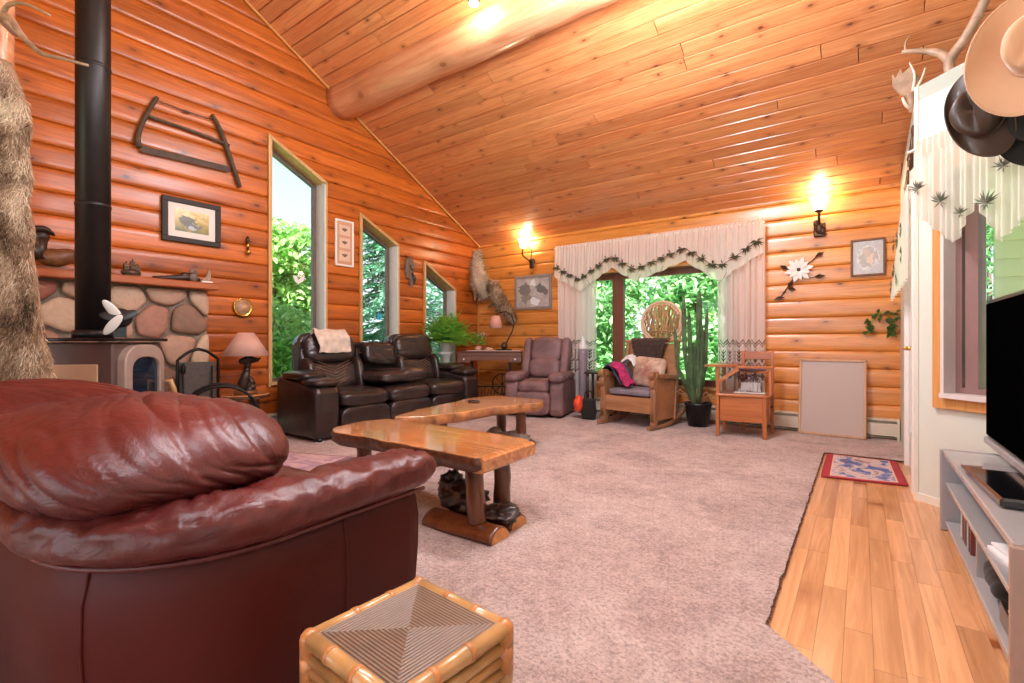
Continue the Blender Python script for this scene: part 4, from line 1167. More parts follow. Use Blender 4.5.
for k in range(8): mb.tube([(-.16,-.125+.02*k,.45),(.16,-.125+.02*k,.45)],.013,8)
mb.build('seat',M['willow'],wc)

# ------------------------------------------------------------------ cactus
M['cactus'] = plain('cactus_green','48603e',.6,var=.5,vs=9,bump=.2)
ca = thing('potted_cactus','tall columnar cactus in a black plastic pot beside the picture window','plant',(-1.62,6.12,FC))
mb = MB(); mb.lathe([(.115,0),(.155,.25),(.165,.255),(.165,.285),(.15,.285),(.148,.25),(0,.25)],n=32); pt = mb.build('pot',M['pot'],ca)
mb = MB(); mb.lathe([(0,.256),(.148,.252)],n=24); mb.build('soil',M['soil'],pt)
def column(pts,r,seed):
    mb = MB(); P = [Vector(p) for p in pts]; dense = []
    for a,b in zip(P,P[1:]):
        for i in range(8): dense.append(a.lerp(b,i/8))
    dense.append(P[-1]); N = len(dense); K = 20; vs = []
    for j,p in enumerate(dense):
        f = j/(N-1); rr = r*(1+.12*sin(f*9+seed))*(min(1,((1-f)*N/3)**.5+.12))*(min(1,.6+f*3))
        for k in range(K):
            a = 2*pi*k/K; q = rr*(1.0+.24*cos(5*a)); vs.append(p+Vector((q*cos(a),q*sin(a),0)))
    F = [(j*K+k,j*K+(k+1)%K,(j+1)*K+(k+1)%K,(j+1)*K+k) for j in range(N-1) for k in range(K)]
    F.append(tuple((N-1)*K+k for k in range(K))); mb.add(vs,F)
    rg = random.Random(seed)
    for j in range(0,N,1):
        for k in range(5):
            if rg.random() < .6:
                a = 2*pi*k/5; p = dense[j]+Vector((r*1.2*cos(a),r*1.2*sin(a),0)); mb.leaf(p,(cos(a),sin(a),rg.uniform(-.5,.5)),(0,0,1),.02,.002)
    mb.build('stem',M['cactus'],ca)
rt = Vector((.81,.586,0))
def cp(du,z,dy=0): p = rt*du; return (p.x, p.y-.06+dy, z)
for i,(du,top,b0,r) in enumerate([(.03,1.66,.0,.028),(-.155,1.62,-.05,.021),(-.085,1.40,-.03,.022),(.125,1.44,.03,.021),(-.26,1.20,-.06,.020),(.08,1.22,.03,.020),(-.03,1.02,-.01,.020)]):
    column([cp(b0*.5,.25,-.02*(i%3)),cp(b0+(du-b0)*.45,.55,-.02*(i%3)),cp(du*.9,.25+(top-.25)*.5,-.03*(i%2)),cp(du,top,-.02*(i%3))],r,i)
mb = MB()
for i in range(9):
    a = i*.7; 
    for k in range(1): mb.tube([(0,-.05,.26),(.18*cos(a),.12*sin(a)-.1,.36+.04*(i%3)),(.32*cos(a),.16*sin(a)-.12,.30+.06*(i%4))],[.008,.007,.004],6)
mb.build('dry_stem',plain('dry_stem','a08058',.7,var=.3),ca)

# ------------------------------------------------------------------ gossip bench with drawer box
gb = thing('telephone_bench','oak telephone bench with a side tablet and boxed seat, beside the cactus','bench',(-1.28,5.62,FC),radians(4))
BX, BZ = M['benchwood'], M['benchwood_z']
def bx_(name,c,s,m,par=gb,rot=None): 
    mb = MB(); mb.box(c,s,rot,.004); return mb.build(name,m,par)
bx_('leg',(0,0,.375),(.035,.04,.75),BZ); bx_('leg',(.455,.02,.22),(.04,.04,.44),BZ); bx_('leg',(0,.46,.375),(.035,.04,.75),BZ); bx_('leg',(.50,.46,.46),(.035,.04,.92),BZ); bx_('leg',(.20,.48,.46),(.035,.04,.92),BZ)
mb = MB(); mb.prism([(-.13,-.04),(.10,-.05),(.17,.02),(.17,.50),(-.10,.50),(-.14,.3)],.752,.775,lambda a,b,h:(a,b,h),bev=.004); mb.build('tablet',BX,gb)
mb = MB(); mb.prism([(.14,.04),(.53,.10),(.53,.16),(.16,.16)],.742,.764,lambda a,b,h:(a,b,h),bev=.004); mb.build('arm_rail',BX,gb)
bx_('support_post',(.50,.13,.60),(.03,.03,.29),BZ)
mb = MB(); mb.bar((.015,.0,.60),(.20,.03,.735),.03,.035); mb.build('brace',BX,gb)
mb = MB(); mb.prism([(.0,-.03),(.48,-.01),(.51,.02),(.51,.50),(.0,.50)],.437,.46,lambda a,b,h:(a,b,h),bev=.005); mb.build('seat',BX,gb)
bx_('box_front',(.23,.012,.30),(.42,.018,.27),BX); bx_('box_side',(.475,.24,.30),(.018,.42,.27),BX); bx_('box_side',(.02,.24,.30),(.018,.42,.27),BX); bx_('box_back',(.24,.46,.30),(.44,.018,.27),BX); bx_('box_bottom',(.24,.24,.175),(.44,.44,.015),BX)
d = bx_('drawer_front',(.488,.24,.31),(.012,.34,.16),BX); mb = MB(); mb.lathe([(.006,0),(.006,.012),(.014,.018),(.012,.028),(0,.03)],(0,0,0),14,Matrix.Translation((.494,.24,.32)) @ Euler((0,pi/2,0)).to_matrix().to_4x4()); mb.build('knob',M['carved_dark'],d)
bx_('back_rail',(.35,.48,.87),(.28,.022,.09),BX); bx_('back_rail',(.35,.48,.70),(.28,.02,.05),BX)
def gbp(x,y,z): return gb.matrix_basis @ Vector((x,y,z))
# glass case with flowers on the bench
gc = thing('glass_case','clear glass case of dried flowers and pictures on the bench seat','ornament',gbp(.30,.22,.461),radians(4))
mb = MB(); 
for c,s in (((0,-.08,.115),(.30,.004,.23)),((0,.08,.115),(.30,.004,.23)),((-.15,0,.115),(.004,.16,.23)),((.15,0,.115),(.004,.16,.23)),((0,0,.232),(.304,.164,.004))): mb.box(c,s)
mb.build('glass_case',M['glass'],gc)
mb = MB(); mb.box((0,0,.008),(.31,.17,.014),bev=.004); mb.build('base',M['white'],gc)
mb = MB(); mb.box((-.03,-.04,.075),(.12,.01,.09),(.2,0,.1)); mb.box((.07,-.03,.07),(.07,.01,.10),(.15,0,-.2)); mb.box((-.08,.0,.03),(.08,.05,.03)); mb.build('card',M['paper'],gc)
mb = MB(); rg = random.Random(5)
for i in range(120):
    p = (rg.uniform(-.13,.13),rg.uniform(-.05,.06),.13+.07*rg.random()); mb.leaf(p,(rg.gauss(0,1),rg.gauss(0,1),rg.gauss(.3,.6)),(0,0,1),.035,.022)
mb.build('flower_head',plain('dried_purple','5c3a58',.8,var=.5,vs=30),gc)
mb = MB()
for i in range(40):
    p = Vector((rg.uniform(-.12,.12),rg.uniform(-.05,.05),.02)); mb.tube([p,p+Vector((rg.uniform(-.02,.02),rg.uniform(-.02,.02),.14))],.002,5)
mb.build('flower_stem',plain('dry_green','4c5438',.8),gc)
heap('flower_cluster','bunch of pale pink dried flowers on top of the bench glass case','flowers',gbp(.33,.22,.725),(.12,.06,.022),plain('dry_pink','b08c94',.85,var=.4,vs=40),6,k=.9)

# ------------------------------------------------------------------ canvas leaning on the back wall
bd = thing('framed_board','large blank grey-beige board in a thin pale wood frame leaning on the back wall','picture',(-.58,6.30,FC),0)
Mb = Matrix.Translation((0,0,0)) @ Euler((radians(-8.0),0,radians(-2))).to_matrix().to_4x4()
mb = MB(); mb.add([(.0,.008,.0),(.62,.008,0),(.62,.008,.84),(0,.008,.84),(.0,.014,.0),(.62,.014,0),(.62,.014,.84),(0,.014,.84)],[(0,1,2,3),(7,6,5,4)],False,Mb); mb.build('panel',plain('board_panel','b8a498',.45,var=.03,vs=2),bd)
for c,s in (((.31,.005,.012),(.62,.025,.024)),((.31,.005,.828),(.62,.025,.024)),((.012,.005,.42),(.024,.025,.84)),((.608,.005,.42),(.024,.025,.84))):
    mb = MB(); mb.box((0,0,0),s,None,.004); q = MB(); q.add([tuple(Mb @ (Vector(v)+Vector(c))) for v in mb.v],[tuple(f) for f in mb.f],False); q.build('frame_rail',M['oak_pale'],bd)

# ------------------------------------------------------------------ treadle sewing table across the corner
sa = atan2(.586,.81)
sw_ = thing('sewing_table','wooden treadle sewing table with black iron legs across the far corner','table',(-4.69,5.91,FC),sa*.93)
SH = .885
mb = MB(); mb.box((0,0,SH-.012),(1.0,.44,.024),bev=.006); mb.build('tabletop',M['sewwood'],sw_)
mb = MB(); mb.box((0,0,SH-.05),(.97,.42,.05),bev=.004); mb.build('apron',M['sewwood'],sw_)
for s_ in (-1,1):
    mb = MB(); mb.box((s_*.39,-.0,SH-.125),(.20,.42,.10),bev=.005); d = mb.build('drawer',M['sewwood'],sw_)
    mb = MB(); mb.lathe([(.006,0),(.007,.012),(.017,.02),(.014,.03),(0,.032)],(0,0,0),14,Matrix.Translation((s_*.39,-.21,SH-.125)) @ Euler((pi/2,0,0)).to_matrix().to_4x4()); mb.build('knob',M['whitepot'],d)
mb = MB(); mb.box((0,-.19,SH-.11),(.60,.02,.07),bev=.003); mb.build('front_panel',M['sewwood'],sw_)
for s_ in (-1,1):
    mb = MB(); x = s_*.30; z1 = SH-.08
    mb.bar((x,-.17,0.02),(x,-.10,z1),.024); mb.bar((x,.17,0.02),(x,.10,z1),.024); mb.bar((x,-.20,.02),(x,.20,.02),.03)
    mb.bar((x,-.13,.40),(x,.13,.40),.018); mb.bar((x,-.11,z1-.02),(x,.11,z1-.02),.02)
    for k in range(5):
        zc = .12+k*.12; r = .05
        mb.tube([(x,r*cos(a)*1.1,zc+r*sin(a)) for a in [2*pi*i/16 for i in range(17)]],.007,6,caps=False)
    mb.tube([(x,-.14,.1),(x,0,.35),(x,.13,.6)],.009,6); mb.tube([(x,.14,.1),(x,0,.35),(x,-.13,.6)],.009,6)
    mb.build('iron_leg',M['iron'],sw_)
mb = MB(); mb.bar((-.30,.10,.32),(.30,.10,.32),.02); mb.bar((-.28,.05,.12),(.28,.05,.12),.014); mb.box((0,-.03,.10),(.30,.20,.012)); 
for a in range(8): mb.tube([(.18,.06,.36),(.18+.15*cos(a*pi/4),.06,.36+.15*sin(a*pi/4))],.006,6)
mb.tube([(.18+.16*cos(2*pi*i/28),.06,.36+.16*sin(2*pi*i/28)) for i in range(29)],.010,8,caps=False)
for a in range(10): mb.tube([(-.25+.05*a,-.11,.12),(-.22+.05*a,-.11,.30+.05*(a%2))],.006,6)
mb.build('treadle',M['iron'],sw_)
def swp(x,y,z): return sw_.matrix_basis @ Vector((x,y,z))
# gooseneck desk lamp
dl = thing('desk_lamp','small gooseneck desk lamp with a pink shade on the sewing table','lamp',swp(.21,.02,SH+.0005),sa)
mb = MB(); mb.lathe([(0,0),(.075,0),(.078,.008),(.06,.02),(0,.022)],n=24); mb.box((.0,0,.012),(.20,.10,.018),bev=.008); mb.build('base',M['black'],dl)
mb = MB(); mb.ell((0,0,.06),(.04,.03,.045)); mb.build('switch_housing',M['bronze'],dl)
mb = MB(); mb.tube([(0,0,.05),(.05,0,.14),(.10,0,.24),(.12,0,.34),(.09,0,.43),(.02,0,.47),(-.06,0,.46),(-.09,0,.43)],.008,8); mb.build('gooseneck',M['bronze'],dl)
mb = MB(); mb.lathe([(.045,.15),(.048,.15),(.085,0),(.082,0)],(-.10,0,.27),24); mb.lathe([(.02,.148),(.047,.148)],(-.10,0,.27),20); mb.build('lamp_shade',M['pinkshade'],dl)
dl.scale = (1.3,1.3,1.3)
t = thing('runner','white crocheted runner lying along the sewing table top','cloth',swp(0.05,0,SH+.0005),sa*.93)
mb = MB(); mb.grid(lambda u,v: (-.42+.84*u,-.16+.30*v,.003+.003*mnoise.noise((u*9,v*5,1))),30,12); mb.build('cloth',M['whitecloth'],t,solid=.004)
t = thing('seashell','pale pink seashell beside the fern on the sewing table','ornament',swp(-.02,-.10,SH+.03))
mb = MB(); mb.ell((0,0,0),(.07,.035,.028),fn=lambda q: q*(1+.25*sin(q.x*120)*.3)); mb.build('shell',plain('shell','d0a890',.4,var=.2),t)
# fern on a pale pedestal
fn_ = thing('potted_fern','bushy green fern in a white pot before the smallest gable window','plant',(-5.22,5.465,FC))
mb = MB(); mb.lathe([(.0,0),(.13,0),(.13,.03),(.07,.08),(.055,.5),(.075,.80),(.12,.84),(.12,.87),(0,.87)],n=28); mb.build('pedestal',M['whitepot'],fn_)
mb = MB(); mb.lathe([(0,.87),(.09,.87),(.12,1.0),(.13,1.06),(.118,1.06),(.10,1.02),(0,1.02)],n=28); mb.build('pot',M['whitepot'],fn_)
M['fern'] = leafmat('fern_leaf','3f962c','a8e060')
mb = MB(); rg = random.Random(12)
for i in range(280):
    a = rg.uniform(0,2*pi); L = rg.uniform(.34,.64); el = rg.uniform(-.1,1.45)
    d = Vector((cos(a)*cos(el),sin(a)*cos(el),sin(el))); p = Vector((.04*cos(a),  .04*sin(a),1.05)); v = d*.028*L/.4; n = 16
    if p.x+d.x*L < -.13: continue
    for k in range(n):
        v = v + Vector((0,0,-.0007)); q = p+v
        side = Vector((-sin(a),cos(a),0)); f = k/n
        lw = .095*(sin(min(1,f*1.15+.12)*pi))**.8+.012
        mb.rnd = min(1,max(0,.35+.5*f+rg.gauss(0,.15)))
        for s_ in (-1,1): mb.leaf(p, side*s_+d*.4+Vector((0,0,rg.uniform(-.3,.2))), (0,0,1), lw, .020)
        p = q
mb.build('foliage',M['fern'],fn_,recalc=False)
pl_ = thing('small_houseplant','small pale-flowered houseplant on the sewing table right of the fern','plant',swp(-.20,.05,SH+.0005))
mb = MB(); mb.lathe([(0,0),(.04,0),(.055,.07),(.048,.07),(0,.06)],n=20); mb.build('pot',M['pinkshade'],pl_)
mb = MB()
for i in range(160):
    a = rg.uniform(0,2*pi); r = rg.uniform(0,.11); mb.rnd = rg.random(); mb.leaf((r*cos(a),r*sin(a),.08+rg.uniform(0,.22)*(1-r*4)),(cos(a),sin(a),rg.uniform(-.2,.8)),(0,0,1),.06,.03)
mb.build('foliage',M['fern'],pl_,recalc=False)
mb = MB()
for i in range(40):
    a = rg.uniform(0,2*pi); r = rg.uniform(.02,.09); mb.leaf((r*cos(a)+.07,r*sin(a),.20+rg.uniform(0,.08)),(cos(a),sin(a),.5),(0,0,1),.03,.025)
mb.build('flower_head',M['paper'],pl_,recalc=False)

# ------------------------------------------------------------------ log side table and lamp
sd = thing('log_side_table','round log-slab side table with branch legs left of the dark sofa','table',(-5.09,2.38,FC))
mb = MB(); pts=[(.235*(1+.05*mnoise.noise((cos(a),sin(a),3)))*cos(a),.235*(1+.05*mnoise.noise((cos(a),sin(a),3)))*sin(a)) for a in [2*pi*i/40 for i in range(40)]]
mb.prism(pts,.455,.50,lambda a,b,h:(a,b,h),bev=.006); tp = mb.build('tabletop',M['slab'],sd)
mb = MB(); mb.prism([(x*1.025,y*1.025) for x,y in pts],.457,.49,lambda a,b,h:(a,b,h)); mb.build('bark_rim',M['bark'],tp)
for i,a in enumerate((.5,2.2,3.7,5.4)):
    mb = MB(); x,y = .15*cos(a),.15*sin(a); mb.tube([(x*1.25,y*1.25,0),(x*1.1+.01,y*1.05,.16),(x*1.0,y*1.1,.32),(x*.9,y*.9,.46)],[.030,.024,.026,.032],10); mb.build('leg',M['darklog'],sd)
mb = MB()
for a,b in ((.5,2.2),(2.2,3.7),(3.7,5.4),(5.4,.5)): mb.tube([(.17*cos(a),.17*sin(a),.18),(.10*cos((a+b)/2+.2),.10*sin((a+b)/2+.2),.21),(.17*cos(b),.17*sin(b),.18)],.012,8)
mb.build('stretcher',M['carved_dark'],sd)
lp = thing('table_lamp','table lamp with carved bear-like wooden base and flared tan shade, on the log side table','lamp',(-5.09,2.40,FC+.5005))
mb = MB(); mb.lathe([(0,0),(.11,0),(.115,.015),(.10,.03),(0,.032)],n=24); mb.build('base',M['carved'],lp)
mb = MB()
def chain(pts,rad,mbx): mbx.tube(pts,rad,10); [mbx.ell(p,(r,r,r),nu=12,nv=8) for p,r in ((pts[0],rad[0]),(pts[-1],rad[-1]))]
chain([(0,-.03,.03),(.0,-.03,.10),(.01,-.01,.17),(.02,.0,.24)],[.045,.05,.045,.035],mb)
chain([(0,.03,.03),(.02,.05,.06)],[.05,.04],mb); chain([(.0,.03,.08),(.02,.06,.10),(.03,.03,.15)],[.035,.03,.025],mb)
mb.build('figure',M['carved_dark'],lp)
mb = MB(); chain([(.02,-.05,.33),(.02,.02,.345),(.02,.10,.34)],[.03,.045,.022],mb); chain([(.02,0,.24),(.02,.01,.33)],[.03,.035],mb); mb.ell((.02,.02,.36),(.035,.05,.03)); chain([(.02,.09,.335),(.03,.13,.355)],[.016,.010],mb); mb.build('figure_head',M['carved_dark'],lp)
mb = MB(); mb.tube([(.0,0,.36),(0,0,.44)],.008,8); mb.build('stem',M['brass'],lp)
mb = MB(); mb.lathe([(.075,.62),(.225,.385),(.222,.385),(.073,.618)],n=40); mb.build('lamp_shade',M['lampshade'],lp)
mb = MB(); mb.lathe([(.0,.43),(.02,.44),(.03,.49),(.02,.53),(0,.54)],n=14); mb.build('bulb',M['whitepot'],lp)

# ------------------------------------------------------------------ stone hearth, mantel, stove
ST0, ST1, STX, STZ = .1, 2.12, -5.25, 1.55
mb = MB(); mb.box(((XL+STX)/2-.004,(ST0+ST1)/2,STZ/2),(STX-XL-.035,ST1-ST0-.02,STZ)); struct(mb.build('wall_stone_mortar',M['mortar']))
rg = random.Random(21); seeds = []
for j in range(6):
    for i in range(7): seeds.append((ST0+(i+.5+.5*(j%2)+rg.uniform(-.3,.3))*.30-.1, (j+.5+rg.uniform(-.28,.28))*.27))
mb = MB()
for i,s in enumerate(seeds):
    poly = [(ST0,.0),(ST1,0),(ST1,STZ),(ST0,STZ)]
    for k,q in enumerate(seeds):
        if k == i: continue
        mx,my = (s[0]+q[0])/2,(s[1]+q[1])/2; nx,ny = q[0]-s[0],q[1]-s[1]; L = sqrt(nx*nx+ny*ny)
        if L > 1.2: continue
        out = []
        for a in range(len(poly)):
            p, r = poly[a], poly[(a+1)%len(poly)]; da = (p[0]-mx)*nx+(p[1]-my)*ny; db = (r[0]-mx)*nx+(r[1]-my)*ny
            if da <= 0: out.append(p)
            if da*db < 0: f = da/(da-db); out.append((p[0]+(r[0]-p[0])*f,p[1]+(r[1]-p[1])*f))
        poly = out
        if len(poly) < 3: break
    if len(poly) < 3: continue
    cy = sum(p[0] for p in poly)/len(poly); cz2 = sum(p[1] for p in poly)/len(poly)
    pts = []
    for a in range(len(poly)):
        p, q = Vector(poly[a]), Vector(poly[(a+1)%len(poly)])
        for f in (0,.25,.5,.75): pts.append(p.lerp(q,f))
    pts = [(pts[a-1]+pts[a]*2+pts[(a+1)%len(pts)])/4 for a in range(len(pts))]
    mb.rnd = rg.random(); n = len(pts); vs = []; lv = [(.90,0),(.90,.025),(.84,.042),(.66,.052),(.35,.056)]; c = Vector((cy,cz2))
    for sc,d in lv:
        for p in pts:
            q = c+(p-c)*sc; nz = .008*mnoise.noise((q.x*9,q.y*9,i)); vs.append((STX-.012+d+(nz if d > .01 else 0),q.x,q.y))
    vs.append((STX-.012+.057,cy,cz2)); F = []
    for l in range(len(lv)-1): F += [(l*n+a,l*n+(a+1)%n,(l+1)*n+(a+1)%n,(l+1)*n+a) for a in range(n)]
    F += [((len(lv)-1)*n+a,(len(lv)-1)*n+(a+1)%n,len(vs)-1) for a in range(n)]
    mb.add(vs,F)
struct(mb.build('wall_stone',M['stone']))
mb = MB(); mb.box(((STX-4.0)/2,.95,.10),(STX+4.0 if False else 1.25,1.9,.18),bev=.02); struct(mb.build('floor_hearth',M['stone']))
mt = thing('mantel_shelf','thick reddish wooden mantel shelf above the stone wall','shelf',(-5.27,1.13,1.552))
mb = MB(); mb.box((0,0,.033),(.34,2.05,.066),bev=.008); mb.build('board',M['mantel'],mt)

sv = thing('wood_stove','tan and brown wood stove with an arched glass door, before the stone wall','stove',(-4.36,1.055,.19),radians(45))
# local: x toward the viewer-left side wall normal (-45deg world)...: after 45deg turn, +x -> world (+,+) front door side, -y -> world (+,-) visible side
SW, SDp, S0, S1 = .50, .56, .14, .88
mb = MB(); mb.box((0,0,(S0+S1)/2-.01),(SW,SDp,S1-S0-.03),bev=.012); mb.build('body',M['stovebody'],sv)
mb = MB(); mb.box((0,0,S1-.008),(SW+.07,SDp+.07,.022),bev=.006); mb.build('top_plate',M['stovetop'],sv)
mb = MB(); mb.box((-.01,-SDp/2-.006,(S0+S1)/2-.07),(SW-.15,.012,S1-S0-.20),bev=.004); mb.build('side_panel',M['stovepanel'],sv)
for sx in (-1,1):
    for sy in (-1,1):
        mb = MB(); mb.box((sx*.20,sy*.22,S0/2),(.05,.05,S0),bev=.006); mb.build('leg',M['stovebody'],sv)
# arched door on +x
def arch(w,h,z0,n=14):
    return [(-w,z0),(w,z0)]+[(w*math.copysign(abs(cos(a))**.7,cos(a)), z0+h*.72+h*.28*sin(a)**.9 if sin(a)>1e-9 else z0+h*.72) for a in [pi*i/n for i in range(n+1)]]
fx = SW/2
mb = MB(); o_ = arch(.235,.50,.34); i_ = arch(.165,.31,.44)
n = len(o_); vs = [(fx+.05,y,z) for y,z in o_]+[(fx+.056,y,z) for y,z in i_]+[(fx,y,z) for y,z in o_]+[(fx+.03,y,z) for y,z in i_]
F=[]
for a in range(n):
    b=(a+1)%n; F += [(a,b,n+b,n+a),(2*n+a,2*n+b,b,a),(n+a,n+b,3*n+b,3*n+a)]
mb.add(vs,F,False); dd = mb.build('door',M['stovedoor'],sv,bev=.008)
mb = MB(); mb.add([(fx+.034,y,z) for y,z in i_],[tuple(range(n))],False); mb.build('door_glass',M['darkglass'],dd)
mb = MB(); mb.tube([(fx+.07,.20,.56),(fx+.11,.205,.56)],.012,10); mb.tube([(fx+.105,.205,.57),(fx+.115,.23,.50),(fx+.12,.25,.43)],[.014,.019,.016],12); mb.build('door_handle',plain('handle_wood','c09468',.4),dd)
mb = MB(); mb.box((fx+.06,0,.27),(.12,.46,.02),bev=.005); mb.build('ash_lip',M['stovebody'],sv)
pp = thing('stove_pipe','tall black stove pipe rising to the ceiling from the wood stove','pipe',(-4.40,1.03,.19+S1+.0045))
zt_ = roof(1.03)-.19-S1-.02
mb = MB(); mb.lathe([(.098,0),(.098,zt_)],n=36); pb = mb.build('flue',M['blackpipe'],pp)
mb = MB(); mb.lathe([(.108,0),(.115,.0),(.115,.05),(.099,.055)],n=36); mb.build('collar',M['blackpipe'],pp)
for z in (.92,1.9,2.9):
    mb = MB(); mb.lathe([(.0985,z),(.1015,z+.004),(.1015,z+.022),(.0985,z+.026)],n=36); mb.build('seam_ring',M['blackpipe'],pp)
ft = thing('stove_fan','small black heat-powered fan with white blades on the stove top','fan',(-4.12,1.11,.19+S1+.0045),radians(-20))
ft.scale = (.9,.9,.9)
mb = MB(); mb.box((0,0,.01),(.10,.07,.016)); 
for k in range(5): mb.box((-.03+.015*k,0,.07),(.006,.07,.11))
mb.build('base',M['black'],ft)
mb = MB(); mb.tube([(.0,0,.15),(.07,0,.15)],.03,14); mb.ell((.02,0,.15),(.05,.075,.075)); mb.build('motor',M['black'],ft)
for k,a in enumerate((radians(125),radians(-125))):
    mb = MB(); c_ = (.085,.065*cos(a),.15+.065*sin(a)); mb.ell((0,0,0),(.008,.095,.032),M=Matrix.Translation(c_) @ Euler((a,.3,0)).to_matrix().to_4x4(),nu=20,nv=10); mb.build('blade',M['white'],ft)
for k,a in enumerate((radians(170),radians(25))):
    mb = MB(); c_ = (.08,.05*cos(a),.15+.05*sin(a)); mb.ell((0,0,0),(.006,.07,.035),M=Matrix.Translation(c_) @ Euler((a,-.2,0)).to_matrix().to_4x4(),nu=20,nv=10); mb.build('blade',M['black'],ft)
# fireplace screen and log hoop
fs_ = thing('fireplace_screen','arched black iron fireplace screen against the stone wall right of the stove','screen',(-5.0,1.78,FC),radians(90))
mb = MB(); P=[(-.02,0,0),(-.02,0,.86)]+[(-.02+.34*f,0,.86+.10*sin(pi*f)) for f in (0.05,.15,.3,.5,.7,.85,.95)]+[(.32,0,.86),(.32,0,0)]
mb.tube(P,.014,8); mb.tube([(-.02,0,.25),(.32,0,.25)],.010,8); mb.build('frame',M['iron'],fs_)
mb = MB(); mb.box((.15,.01,.55),(.30,.004,.58)); mb.build('mesh_panel',plain('mesh_grey','4a403c',.6,var=.3,vs=50),fs_)
mb = MB(); mb.tube([(.02,-.02,.1),(.02,-.02,.8)],.008,6); mb.ell((.02,-.02,.78),(.02,.02,.05)); mb.tube([(.26,-.02,.1),(.26,-.02,.8)],.008,6); mb.ell((.26,-.02,.16),(.03,.012,.06)); mb.build('tool_rod',M['iron'],fs_)
lr = thing('log_hoop','low black iron hoop log rack in front of the fireplace screen','rack',(-4.55,1.83,FC),radians(70))
for y in (0,.28):
    mb = MB(); mb.tube([(.30*cos(a)+.1,y,.34+.30*sin(a)) for a in [pi*i/14-.0 for i in range(15)]]+[(-.20,y,.05),(.40,y,.05),(.40,y,.34)],.013,8); mb.build('hoop',M['iron'],lr)
mb = MB()
for x in (-.18,.38): mb.tube([(x,0,.05),(x,.28,.05)],.011,8); mb.tube([(x,0,.05),(x,0,0)],.012,8); mb.tube([(x,.28,.05),(x,.28,0)],.012,8)
mb.build('tie_bar',M['iron'],lr)
# mantel ornaments
MZ = 1.552+.0665
t = thing('duck_carving','carved wooden duck with a tall neck and crest at the left end of the mantel','ornament',(-5.24,.98,MZ),radians(90))
mb = MB(); mb.ell((.02,0,.10),(.13,.07,.075),fn=lambda q: Vector((q.x,q.y,q.z+max(0,q.x)*.35))); mb.build('body',M['carved'],t)
mb = MB(); mb.tube([(-.06,0,.08),(-.08,0,.16),(-.075,0,.24)],[.055,.04,.045],14); mb.ell((-.075,0,.26),(.055,.045,.05)); mb.tube([(-.11,0,.265),(-.17,0,.25)],[.02,.012],10); mb.build('neck',M['carved_dark'],t)
mb = MB(); mb.ell((-.08,0,.315),(.09,.06,.03),fn=lambda q: Vector((q.x,q.y,q.z-.6*q.x*q.x/.09+max(0,q.x)*.2))); mb.build('crest',M['carved_dark'],t)
mb = MB(); mb.box((0,0,.012),(.24,.13,.024),bev=.006); mb.build('base',M['carved'],t)
t = thing('bronze_figurine','tiny dark bronze figurine just right of the stove pipe on the mantel','ornament',(-5.20,1.475,MZ),radians(90))
mb = MB(); mb.ell((0,0,.035),(.075,.035,.035)); mb.box((0,0,.008),(.12,.06,.016)); mb.build('hull',M['bronze'],t)
mb = MB()
for x,h in ((-.035,.13),(.01,.16),(.045,.12)):
    mb.tube([(x,0,.04),(x,0,h)],.005,6); mb.box((x,0,h*.75),(.032,.035,.03)); mb.box((x,0,h*.5),(.036,.04,.03))
mb.build('mast',M['bronze'],t)
t = thing('driftwood_carving','long low dark driftwood carving lying along the mantel','ornament',(-5.22,1.84,MZ),radians(90))
mb = MB(); mb.tube([(-.20,0,.015),(-.10,0,.022),(.02,-.01,.035),(.10,0,.045),(.19,.01,.03)],[.012,.02,.032,.035,.015],10); mb.ell((.06,0,.06),(.05,.03,.03)); mb.build('body',M['carved_dark'],t)
t = thing('carved_figurine','small carved grey figurine near the right end of the mantel','ornament',(-5.20,1.965,MZ),radians(90))
mb = MB(); mb.ell((0,0,.045),(.04,.03,.045)); mb.ell((-.01,0,.10),(.03,.026,.028)); mb.ell((.025,0,.095),(.012,.012,.02)); mb.build('body',plain('grey_carving','6c5c50',.5,var=.4,vs=30),t)
t = thing('fin_figurine','pale fin-shaped figurine on a white base at the right end of the mantel','ornament',(-5.20,2.075,MZ),radians(90))
mb = MB(); mb.box((0,0,.010),(.10,.07,.020),bev=.004); mb.build('base',M['white'],t)
mb = MB(); mb.prism([(-.05,.02),(.02,.02),(.045,.06),(.03,.13),(.02,.14),(-.0,.07)],-.012,.012,lambda a,b,h:(a,h,b),bev=.004); mb.build('body',M['antler'],t)
# ------------------------------------------------------------------ things on the left (gable) wall; local x along +Y, -y into the room
LWX = XL+.030
def onleft(name,label,cat,y,z,off=0,group=None): return thing(name,label,cat,(LWX+off,y,z),radians(90),group)
def frame(t,w,h,fw,fm,art,mat_m=None,mw=.05,d=.03):
    for c,s in (((0,-d/2,h/2-fw/2),(w,d,fw)),((0,-d/2,-h/2+fw/2),(w,d,fw)),((-w/2+fw/2,-d/2,0),(fw,d,h-2*fw)),((w/2-fw/2,-d/2,0),(fw,d,h-2*fw))):
        mb = MB(); mb.box(c,s,None,.004); mb.build('frame_rail',fm,t)
    if mat_m:
        mb = MB(); mb.box((0,-d*.4,0),(w-2*fw,d*.3,h-2*fw)); mb.build('mount',mat_m,t)
        w2,h2 = w-2*fw-2*mw,h-2*fw-2*mw
    else: w2,h2 = w-2*fw,h-2*fw
    mb = MB(); mb.grid(lambda u,v:(-w2/2+w2*u,-d*.58,-h2/2+h2*v),1,1); return mb.build('picture',art,t,recalc=False)
